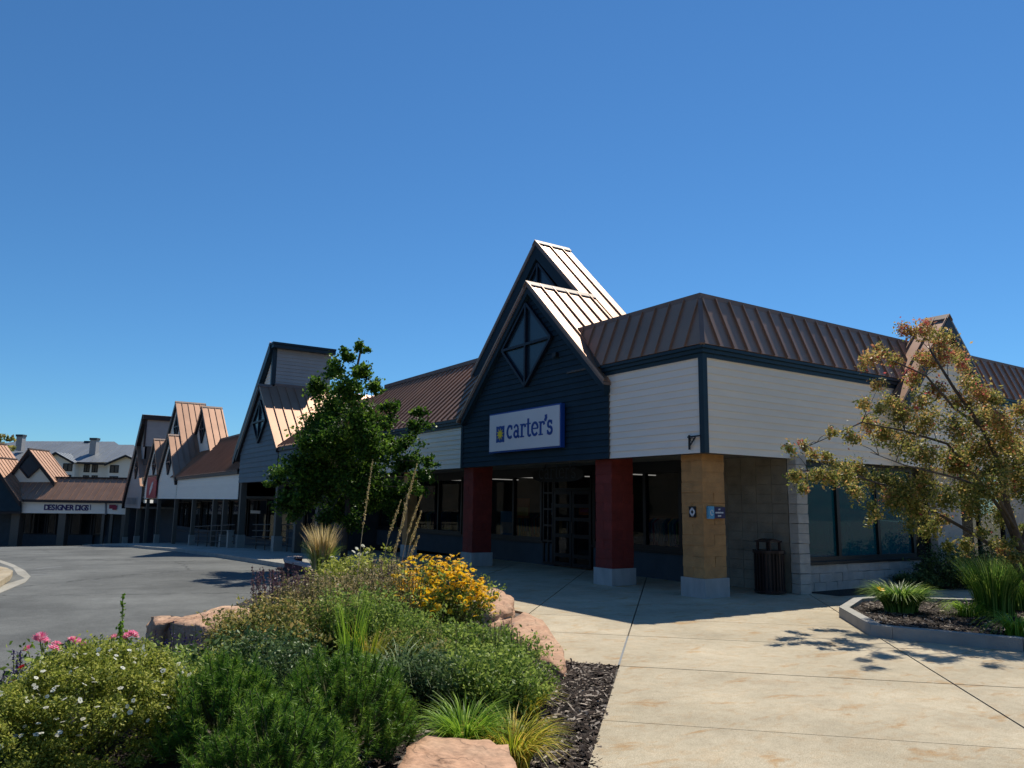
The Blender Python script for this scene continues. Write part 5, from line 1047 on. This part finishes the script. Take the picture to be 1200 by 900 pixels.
# 2 mugo pines: shoots of needles
def mugo(label, px, pt, D, wpx, dep, ns, seed):
    c = at(px, pt, D); gz = bedz(c.x, c.y); H_ = c.z-gz; rx = wpx/2*D/F; t = thing('mugo_pine', label, 'pine shrub', (c.x, c.y, gz), 'mugo pines at the front of the bed')
    r = np.random.default_rng(seed); d = unit(r.normal(size=(ns, 3))); d[:, 2] = np.abs(d[:, 2])*1.0; base = np.array([c.x, c.y, gz+.05])+unit(d)*np.array([rx*.86, dep*.86, H_*.82])*(.62+.38*r.random((ns, 1))**.6) 
    ax = unit(d*np.array([.55, .55, .4])+np.array([0, 0, .9])+r.normal(size=(ns, 3))*.18); k = 120
    L_ = .12*(.6+.8*r.random((ns, 1))); tpos = r.random((ns, k, 1)); pos = base[:, None]+ax[:, None]*L_[:, None]*(tpos-.2)
    nd = unit(ax[:, None]*.75+unit(r.normal(size=(ns, k, 3)))*.9); nl = .042*(.7+.5*r.random((ns, k, 1))); sd = unit(np.cross(nd, r.normal(size=(ns, k, 3))))*.0023
    tip = pos+nd*nl; V = np.stack([pos-sd, pos+sd, tip], 2).reshape(-1, 3); Fc = np.arange(len(V)).reshape(-1, 3)
    tone = np.clip(.15+.40*r.random((ns, 1))+.35*tpos[..., 0]+.12*r.normal(size=(ns, k)), 0, 1); tone = np.repeat(tone.ravel(), 3)
    mesh_np('needles', V, Fc, tone, 'pine', t)
    s = MB(); s.v = []; b = Vector((c.x, c.y, gz))
    for i in range(ns):
        e = Vector(base[i]+ax[i]*L_[i]*.9); q = Vector(base[i]); s.tube([q.lerp(b, .35), q, e], [.006, .005, .003], 4)
    s.build('shoots', 'stem', t)
mugo('left one of the two dark green mugo pines at the bottom of the picture', 268, 778, 4.35, 160, .42, 330, 4)
mugo('right one of the two dark green mugo pines, beside the pale flat boulder', 405, 760, 4.55, 190, .46, 400, 5)
mugo('small dark green mugo pine low between the larger pair and the bottom edge', 325, 822, 3.75, 220, .32, 230, 6)
# 3 flowers at the left edge
def flowers(name, label, cat, tips, D, dat, base_px, sc=(.8, 1.2), leafm='green', nl=300, lsz=.04, tilt=.5, leafr=.1, child=None):
    P = [at(a, b, D+random.uniform(-.15, .15)) for a, b in tips]; c = at(base_px, 700, D); gz = bedz(c.x, c.y); t = thing(name, label, cat, (c.x, c.y, gz))
    heads(t, 'flower', dat, P, scale=sc, tilt=tilt, child=child); stems(t, [p-Z*.01 for p in P], (c.x, c.y, gz))
    if nl:
        Q = np.concatenate([np.array(p)-np.array([0, 0, 1])*(.04+rng.random((nl//len(P), 1))*.30)+rng.normal(size=(nl//len(P), 3))*leafr*[1, 1, .4] for p in P]); leaves('foliage', Q, lsz, leafm, t)
    return t
flowers('pink_bee_balm', 'pink fringed flowers on leafy stems behind the potentilla at the left', 'flower', [(33, 761), (47, 748), (50, 752), (66, 756), (85, 751), (90, 753), (99, 757), (63, 762), (118, 762), (134, 748), (155, 745), (150, 747)], 5.0, pp_, 88, nl=900, lsz=.045)
flowers('red_bee_balm', 'small red flowers low at the left edge beside the violet spikes', 'flower', [(15, 798), (26, 782), (20, 795), (130, 768), (127, 764)], 4.8, prd, 40, nl=200)
def spikes(name, label, cat, lst, D, m, wd=.022, base=None, n=70, size=.013, leafm='green', lr=.12, nl=400, lsz=.035):
    P = []; T = []; s = MB(); c = at(sum(l[0] for l in lst)/len(lst), 700, D); gz = bedz(c.x, c.y); t = thing(name, label, cat, (c.x, c.y, gz)); Q = []
    for px, py0, py1 in lst:
        d = D+random.uniform(-.3, .3); a, b = at(px, py0, d), at(px+random.uniform(-3, 3), py1, d); b2_ = Vector((b.x, b.y, bedz(b.x, b.y))); s.tube([b2_, b, a], [.004, .003, .002], 4)
        k = rng.random(n); q = np.array(b)*(1-k[:, None])+np.array(a)*k[:, None]; q += rng.normal(size=(n, 3))*wd*(.5)*(1.1-k[:, None]*.8); P.append(q); T.append(np.full(n, random.random())*.6+.3*rng.random(n))
        if nl: m_ = max(3, nl//len(lst)); Q.append(np.array(b)+rng.normal(size=(m_, 3))*[lr, lr, .04]-np.array([0, 0, 1])*rng.random((m_, 1))*max(.05, b.z-b2_.z))
    s.build('stems', 'stem', t); leaves('flower_spikes', np.concatenate(P), size, m, t, tone=np.clip(np.concatenate(T), 0, 1), asp=.6, kind='stuff')
    if nl: leaves('foliage', np.concatenate(Q), lsz, leafm, t)
    return t
spikes('salvia', 'dark violet salvia spikes at the left edge beside the pink flowers', 'flower', [(16, 762, 800), (21, 764, 802), (24, 762, 790), (5, 785, 815), (2, 795, 820), (78, 752, 762), (9, 792, 825), (20, 775, 812)], 4.9, 'violet', n=90)
spikes('mullein_spire', 'single tall green flower spire rising above the white-flowered shrub', 'flower', [(144, 697, 800), (141, 730, 800)], 4.6, 'brightgrass', wd=.03, n=260, size=.018, nl=0)
spikes('purple_spike_flowers', 'faded purple flower spikes standing against the road left of centre', 'flower', [(random.uniform(292, 372), random.uniform(662, 684), random.uniform(698, 712)) for i in range(46)]+[(308, 664, 700), (302, 676, 705), (330, 664, 700), (343, 660, 700)], 8.2, 'spike', wd=.035, n=60, size=.022, lr=.2, nl=1500, lsz=.04, leafm='bronze')
spikes('violet_flowers', 'sparse violet flowers in front of the dark side of the sandstone boulder', 'flower', [(random.uniform(180, 240), random.uniform(728, 752), random.uniform(750, 775)) for i in range(16)], 6.2, 'violet', wd=.02, n=25, size=.014, lr=.16, nl=1300, lsz=.035)
spikes('purple_spike_flowers', 'thin red-purple flower spikes left of the golden flowers', 'flower', [(random.uniform(428, 482), random.uniform(652, 672), random.uniform(676, 692)) for i in range(26)], 8.9, 'spike', wd=.03, n=45, size=.02, lr=.2, nl=900, lsz=.04, leafm='brownbush')
spikes('dark_seed_spikes', 'few dark seed spikes in front of the slanting sandstone slab', 'flower', [(590, 728, 752), (601, 731, 755), (606, 740, 756), (598, 742, 758), (612, 745, 762), (620, 752, 766)], 7.0, 'spike', wd=.02, n=40, size=.014, nl=0)
# 4 bushes of the middle
shrub('bronze_sedum', 'bronze and green sedum with flat heads in front of the purple spikes', 'shrub', 318, 704, 6.9, 130, 'bronze', 9000, .036, depth=.5, clumps=90, sp=.13, upb=.8, group='bronze sedums beside the boulder')
shrub('bronze_sedum', 'small bronze sedum stems in front of the right end of the road-side boulder', 'shrub', 264, 716, 6.6, 36, 'bronze', 1300, .032, depth=.25, clumps=36, sp=.16, upb=.8, group='bronze sedums beside the boulder')
shrub('leafy_perennial', 'dark green leafy perennials between the boulder and the left mugo pine', 'plant', 222, 766, 5.6, 150, 'green', 7000, .035, depth=.4, clumps=70, sp=.14, group='leafy perennials in the flower bed')
shrub('leafy_perennial', 'dark green leaves directly behind the left mugo pine', 'plant', 300, 738, 5.9, 120, 'deep', 6500, .036, depth=.35, clumps=60, sp=.14, group='leafy perennials in the flower bed')
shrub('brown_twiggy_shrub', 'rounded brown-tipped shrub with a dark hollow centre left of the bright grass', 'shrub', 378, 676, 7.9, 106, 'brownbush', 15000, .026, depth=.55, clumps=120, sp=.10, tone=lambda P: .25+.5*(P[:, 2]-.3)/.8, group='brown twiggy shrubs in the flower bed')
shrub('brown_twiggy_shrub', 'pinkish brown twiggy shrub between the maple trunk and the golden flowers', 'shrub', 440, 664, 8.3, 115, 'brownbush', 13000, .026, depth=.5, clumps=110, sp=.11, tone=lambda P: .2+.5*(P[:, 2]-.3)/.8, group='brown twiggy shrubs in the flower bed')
shrub('leafy_perennial', 'grey-green leafy perennial right behind the bright upright grass', 'plant', 430, 690, 7.3, 125, 'green', 11000, .030, depth=.4, clumps=90, sp=.13, group='leafy perennials in the flower bed')
t, cen, R3 = shrub('green_sedum', 'light green leafy clump with a few pale pink flowers in front of the maple trunk', 'plant', 432, 645, 10.2, 92, 'potentilla', 7000, .045, depth=.45, clumps=60, sp=.15, upb=.8, group='light green sedums near the maple')
heads(t, 'flower', ppl, [at(a, b, 9.9) for a, b in ((418, 643), (425, 640), (430, 648), (389, 653), (421, 650), (414, 647))], scale=(.8, 1.1))
shrub('green_sedum', 'small light green plants right of the brick edging', 'plant', 388, 656, 10.6, 52, 'potentilla', 3500, .04, depth=.3, clumps=40, sp=.16, group='light green sedums near the maple')
shrub('leafy_perennial', 'broad mass of dark green leaves below the golden flowers', 'plant', 545, 738, 7.0, 175, 'green', 19000, .034, depth=.7, clumps=150, sp=.11, group='leafy perennials in the flower bed')
shrub('leafy_perennial', 'green leaves in front of the slanting sandstone slab above the golden grass', 'plant', 572, 762, 5.9, 120, 'green', 11000, .030, depth=.42, clumps=90, sp=.13, group='leafy perennials in the flower bed')
shrub('leafy_perennial', 'silvery green leaves right of the right mugo pine', 'plant', 490, 765, 5.7, 90, 'deep', 8000, .028, depth=.35, clumps=80, sp=.13, group='leafy perennials in the flower bed')
# 5 golden rudbeckia mass
t, cen, R3 = shrub('golden_coneflowers', 'dense mound of golden yellow daisy flowers with dark centres', 'flower', 519, 666, 8.6, 118, 'green', 8000, .034, depth=.55, clumps=70, sp=.14)
P = []
while len(P) < 560:
    u, v = random.uniform(-1, 1), random.random()**.8; th = random.uniform(0, math.pi*2)
    rr_ = math.sqrt(random.random()); x_, y_ = cen[0]+R3[0]*1.08*rr_*math.cos(th), cen[1]+R3[1]*1.05*rr_*math.sin(th); z_ = bedz(cen[0], cen[1])+(1.04*(1-.55*rr_**2.2))*(R3[2]*2/1.12)+random.uniform(-.11, .09)+.05*math.sin(x_*9)+.05*math.cos(y_*11+1)
    x_ += random.gauss(0, .05); P.append(Vector((x_, y_, z_)))
heads(t, 'flower', py_, P[:270], scale=(.8, 1.25), tilt=.45, child=cdat)
VV = np.array([v_.co[:] for v_ in py_.vertices]); FF = np.array([p_.vertices[:] for p_ in py_.polygons]); QQ = []; RR = []
for i, p in enumerate(P[270:]):
    R_m = np.array((Matrix.Rotation(random.uniform(0, 6.28), 3, 'Z') @ Matrix.Rotation(random.gauss(0, .5), 3, 'X') @ Matrix.Rotation(random.gauss(0, .5), 3, 'Y'))); QQ.append(VV @ R_m.T*random.uniform(.8, 1.2)+np.array(p)); RR.append(FF+i*len(VV))
mesh_np('smaller_flowers', np.concatenate(QQ), np.concatenate(RR), rng.random(len(VV)*len(QQ)), 'petal_yellow', t, 'stuff'); stems(t, P[::4], (cen[0], cen[1], bedz(cen[0], cen[1])))
flowers('golden_coneflower', 'few separate golden flowers scattered left and below the golden mound', 'flower', [(467, 673), (478, 671), (456, 707), (466, 697), (487, 705), (505, 722), (471, 690), (461, 674), (503, 719), (497, 730), (474, 657), (480, 654), (486, 652), (478, 661), (490, 650), (494, 655), (484, 658), (470, 662), (498, 651), (489, 662), (502, 653), (481, 668)], 7.9, py_, 480, nl=0, child=cdat)
# 6 grasses
def grass(name, label, px, pb, D, L_, wd, lean, m, n, spread, droop=.5, zb=None, tonep=1, cat='grass', group=None):
    c = at(px, pb, D); gz = (bedz(c.x, c.y) if zb is None else zb)-.01; t = thing(name, label, cat, (c.x, c.y, gz), group); blades('blades', (c.x, c.y, gz), L_, wd, lean, m, t, n, spread, droop, tonep=tonep); return t, Vector((c.x, c.y, gz))
grass('upright_grass', 'bright green upright grass blades in front of the brown shrub', 412, 765, 6.0, .74, .009, .12, 'brightgrass', 75, .08, .10)
grass('upright_grass', 'thin reddish green grass right of the bright upright grass', 432, 768, 6.1, .58, .007, .2, 'goldgrass', 90, .09, .15)
grass('arching_grass', 'grey-green arching grass left of the golden flowers', 468, 775, 5.9, .62, .007, .7, 'greygrass', 260, .10, .9)
grass('golden_grass', 'dark green grass tuft with yellow tips behind the pale boulder', 545, 850, 4.9, .42, .010, .55, 'brightgrass', 620, .10, .45, tonep=1.2)
grass('golden_grass', 'golden yellow grass tuft spilling onto the mulch beside the pale boulder', 600, 862, 4.85, .42, .010, .65, 'goldgrass', 620, .11, .50, tonep=.9)
grass('golden_grass', 'small yellow-green grass tuft at the foot of the slanting slab', 618, 800, 6.0, .36, .008, .6, 'goldgrass', 200, .08, .5)
def reeds(name, label, lst, D, m='strawgrass', r=.020, n=260):
    c = at(lst[0][0], 655, D); gz = bedz(c.x, c.y); t = thing(name, label, 'grass', (c.x, c.y, gz)); s = MB(); P = []
    for x0_, y0_, x1_, y1_ in lst:
        d = D+random.uniform(-.2, .2); a, b = at(x0_, y0_, d), at(x1_, y1_, d); f = b-(a-b)*.9; f.z = max(gz, f.z-.3); s.tube([f, b, a], [.005, .004, .002], 4)
        k = rng.random(n); P.append(np.array(b)*(1-k[:, None])+np.array(a)*k[:, None]+rng.normal(size=(n, 3))*r*.5*np.sin(np.clip(k[:, None]+.15, 0, 1)*2.9))
    s.build('stalks', 'straw', t); leaves('seed_heads', np.concatenate(P), .022, m, t, asp=.35, outdir=np.array([0, 0, 1.5])); return t
reeds('plume_reeds', 'tall straw coloured seed plumes rising left of the golden flowers', [(437, 538, 425, 620), (489, 543, 472, 605), (470, 586, 455, 630), (477, 595, 461, 650), (494, 580, 478, 625), (494, 599, 480, 640), (491, 628, 479, 655)], 9.4)
c = at(376, 668, 17.2); gz = .12; t = thing('feather_reed_grass', 'straw coloured feather reed grass clump left of the maple trunk', 'grass', (c.x, c.y, gz))
blades('blades', (c.x, c.y, gz), .75, .012, .35, 'brightgrass', t, 300, .20, .22, tonep=1); blades('seed_heads', (c.x, c.y, gz+.02), 1.10, .026, .24, 'strawgrass', t, 420, .20, .10, tonep=.6)
# 7 rocks
def rock(label, pts, h, seed, tilt=(0, 0), cat='boulder', top=.85, zb=None, rough=.06):
    """boulder from its outline on the ground: layered flat faced sandstone"""
    cx = sum(p[0] for p in pts)/len(pts); cy = sum(p[1] for p in pts)/len(pts); zb = bedz(cx, cy)-.05 if zb is None else zb; t = None
    r = np.random.default_rng(seed); me = bpy.data.meshes.new('sandstone_boulder'); import bmesh; bm = bmesh.new(); rings = []
    N_ = 26; per = []
    for i in range(N_):
        f = i/N_*len(pts); a = pts[int(f)]; b = pts[(int(f)+1) % len(pts)]; u = f-int(f); per.append((a[0]+(b[0]-a[0])*u, a[1]+(b[1]-a[1])*u))
    lev = [(0, 1.0), (.22, 1.03), (.42, 1.0), (.50, .97), (.72, .98), (.90, .93), (1.0, top), (1.01, top*.6), (1.0, top*.25)]
    ang = r.normal(size=N_)*rough*.6
    for z, s in lev:
        rg = []
        for i, (x, y) in enumerate(per):
            s2 = s+ang[i]+r.normal()*rough*.35; X_ = cx+(x-cx)*s2; Y_ = cy+(y-cy)*s2
            rg.append(bm.verts.new((X_, Y_, zb+h*z*(1+.0)+((X_-cx)*tilt[0]+(Y_-cy)*tilt[1])*z+r.normal()*h*.02)))
        rings.append(rg)
    for a, b in zip(rings, rings[1:]):
        for i in range(N_): bm.faces.new((a[i], a[(i+1) % N_], b[(i+1) % N_], b[i]))
    bm.faces.new(rings[-1]); bm.faces.new(rings[0][::-1])
    bmesh.ops.triangulate(bm, faces=bm.faces[:]); bmesh.ops.subdivide_edges(bm, edges=bm.edges[:], cuts=1, use_grid_fill=True)
    for v in bm.verts: v.co += Vector(r.normal(size=3)*h*.006)
    bm.to_mesh(me); bm.free(); me.polygons.foreach_set('use_smooth', [True]*len(me.polygons)); me.materials.append(M['rock']); o = link('sandstone_boulder', me); return tag(o, label, cat, 'sandstone boulders round the flower bed')
G = lambda px, py, z=0: onz(px, py, z)[:2]
rock('pale flat topped sandstone boulder at the bottom edge between pine and golden grass', [G(458, 905, .36), G(470, 875, .36), G(488, 858, .36), G(560, 860, .36), G(600, 868, .36), G(612, 905, .36), G(600, 1000, .36), G(470, 1000, .36)], .36-bedz(2.2, 3.9)+.05, 1, top=.93)
rock('long slanting slab of red sandstone between the leaves and the plaza', [G(662, 806), G(667, 790), G(640, 742, .1), G(614, 735, .05), G(598, 738, .1), G(590, 752, .1), G(600, 765, .1), G(640, 795)],   .26, 2, zb=-.03, top=.55, rough=.05, tilt=(.02, .04))
rock('small rounded sandstone rock right of the golden flowers', [G(600, 732), G(604, 720), G(590, 708), G(574, 704), G(560, 708), G(560, 730), G(575, 742)], .30, 3, zb=-.03, top=.6)
rock('large sandstone boulder with sunlit flat top beside the road', [G(168, 756, 0), G(182, 742, .25), G(206, 722, .4), G(255, 712, .42), G(285, 712, .42), G(300, 735, .3), G(250, 745, .3), G(215, 752, .2)], .44, 4, zb=-.05, top=.9, tilt=(.13, .01))
# brick edging at the far end of the bed
be = thing('brick_edging', 'curved edging of dark red bricks at the far tip of the flower bed', 'edging', tuple(onz(345, 668, 0)))
path = [onz(371, 676, .0), onz(360, 671.5, 0), onz(349, 668.5, 0), onz(339, 666.5, 0), onz(337.5, 663.5, 0), onz(342, 661.5, 0), onz(352, 661, 0)]
for a, b in zip(path, path[1:]):
    n_ = max(1, int((b-a).length/.11)); d = (b-a)/n_
    for i in range(n_):
        p, q = a+d*(i+.06), a+d*(i+.94); MB().bar(p+Z*.02, q+Z*.02, .28, .20, Z).build('brick', 'brick', be)
        if i % 3 == 0: e = a+d*min(n_, i+2.9); MB().bar(p+Z*.185, e+Z*.185, .055, .26, Z).build('cap_stone', 'brick_cap', be)

# ------------------------------------------------------------ kerbed island at the right
ip = [onz(983, 722.5), onz(1020, 745.5), onz(1046, 749), onz(1200, 764), onz(1330, 778), onz(1500, 740), onz(1300, 712), onz(1140, 712), onz(1030, 708.5), onz(1000, 711)]
ip = [(p.x, p.y) for p in ip]
icx, icy = sum(p[0] for p in ip)/len(ip), sum(p[1] for p in ip)/len(ip)
isl = bpy.data.objects.new('planter_kerb', None); C.objects.link(isl); isl['kind'] = 'structure'
inn = []
for i in range(len(ip)):
    a, b, c = Vector(ip[i-1]), Vector(ip[i]), Vector(ip[(i+1) % len(ip)]); d1 = (b-a).normalized(); d2 = (c-b).normalized(); n1 = Vector((-d1.y, d1.x)); n2 = Vector((-d2.y, d2.x)); m_ = (n1+n2).normalized(); 
    k_ = .16/max(.5, m_.dot(n1)); q = b+m_*k_; inn.append(q if (q-Vector((icx, icy))).length < (b-Vector((icx, icy))).length else b-m_*k_)
for i in range(len(ip)):
    j = (i+1) % len(ip); a, b = Vector(ip[i]), Vector(ip[j]); c, d = inn[j], inn[i]; L_ = (b-a).length; ns = max(1, int(L_/1.6))
    for k_ in range(ns):
        f0, f1 = (k_+.003)/ns, (k_+.997)/ns; p = [a.lerp(b, f0), a.lerp(b, f1), d.lerp(c, f1), d.lerp(c, f0)]; pc = (p[0]+p[1])/2*.0
        MB().hexa([(*q, -.03) for q in p]+[(*p[0].lerp(p[3], .06), .155), (*p[1].lerp(p[2], .06), .155), (*p[2], .155), (*p[3], .155)]).build('kerb_stone', 'kerb', isl)
mb = MB(); mb.add([(q.x, q.y, .09) for q in inn], [tuple(range(len(inn)))]); struct(mb, 'island_soil', 'soil')
inl = [(q.x, q.y) for q in inn]
o = chips('bark_mulch', lambda x, y: inside(x, y, inl), lambda x, y: .09, 6000, 10.2, 15, 3.5, 8.6); tag(o, 'dark bark mulch filling the kerbed island on the right', 'mulch')
def lily(label, px, pb, L_, n, sp, m='daylily', lean=.6, droop=.9, wd=.016, cat='plant', name='daylily', zb=.09, z=.09):
    c = onz(px, pb, z); t = thing(name, label, cat, (c.x, c.y, zb)); blades('blades', (c.x, c.y, zb-.01), L_, wd, lean, m, t, n, sp, droop, tonep=.9); return t, c
t, c = lily('round clump of arching daylily leaves with one orange bloom in the island', 1056, 717, .60, 1300, .24, lean=.62, droop=.50, wd=.019)
fl = petal_mesh('lily_petals', 6, .07, .045, 'petal_yellow', -.35); heads(t, 'flower', fl, [at(1032, 691, (c-Vector((0, 0, EYE))).dot(fw)-.35)], scale=(1, 1)); stems(t, [at(1032, 692, (c-Vector((0, 0, EYE))).dot(fw)-.35)], (c.x, c.y, .09))
lily('low light green clump left of the tall green grass in the island', 1135, 722, .42, 220, .13, m='brightgrass', name='low_grass')
lily('tall dark green upright grass in the middle of the island', 1166, 722, .98, 900, .26, lean=.24, droop=.2, wd=.014, name='tall_grass', cat='grass')
lily('tall green grass cut by the right edge of the picture', 1205, 715, .95, 600, .28, lean=.3, droop=.3, wd=.013, name='tall_grass', cat='grass')
lily('light green leaf clump at the right edge behind the kerb', 1192, 745, .48, 200, .14, m='brightgrass', name='low_grass')
# dark shrubs in the building's shade
for (px, pt, y_, wp, lb) in ((1112, 640, 9.3, 75, 'dark evergreen shrub in shade right of the teal shop window'), (1165, 632, 9.2, 85, 'dark evergreen shrub in shade under the crabapple branches'), (1215, 640, 9.0, 70, 'dark evergreen shrub in shade at the right edge of the picture'), (1078, 672, 9.6, 50, 'low dark shrub in shade below the teal shop window')):
    p = ony(px, pt, y_); D_ = (p-Vector((0, 0, EYE))).dot(fw); shrub('evergreen_shrub', lb, 'shrub', px, pt, D_, wp, 'deep', 7000, .05, clumps=60, sp=.14, zb=0, group='shaded shrubs under the plaza windows')
mb = MB(); mb.add([(14.1, 9.45, .006), (27, 8.6, .006), (27, 10.22, .006), (14.1, 10.22, .006)], [(0, 1, 2, 3)]); struct(mb, 'window_bed_soil', 'soil')

# dead stems and seed heads tangled through the bed
for lb, lst, D_, m_ in (('dry brown seed stems standing over the dark green leaves right of the centre', [(random.uniform(500, 610), random.uniform(712, 745), random.uniform(750, 790)) for i in range(22)], 6.6, 'brownbush'), ('thin pale seed stems above the mass left of the bright upright grass', [(random.uniform(320, 410), random.uniform(668, 720), random.uniform(715, 760)) for i in range(26)], 7.2, 'bronze')):
    spikes('seed_stems', lb, 'plant', lst, D_, m_, wd=.02, n=26, size=.014, nl=0)

# wild growth between the clumps so that the bed reads as one tangle
for i, (lb, px, pt, D_, wp, m_, n_, sz, cl, dp_) in enumerate((
    ('loose mixed stems between the white-flowered shrub and the left mugo pine', 205, 778, 4.9, 110, 'green', 4200, .024, 34, .3),
    ('loose yellow-green stems between the boulder and the bronze sedum', 285, 752, 6.0, 90, 'potentilla', 3600, .026, 34, .4),
    ('loose dark stems between the two larger mugo pines', 335, 745, 5.2, 90, 'deep', 3000, .026, 26, .3),
    ('loose grey-green stems right of the bright upright grass', 465, 712, 6.9, 130, 'green', 6000, .026, 44, .5),
    ('loose bronze stems below the left side of the golden flowers', 475, 735, 6.5, 100, 'bronze', 3000, .024, 30, .3),
    ('loose green stems beside the foot of the slanting slab', 618, 768, 6.3, 70, 'green', 2600, .024, 24, .25))):
    shrub('wild_stems', lb, 'plant', px, pt, D_, wp, m_, n_, sz, depth=dp_, clumps=cl, group='loose stems tangled between the clumps of the bed')
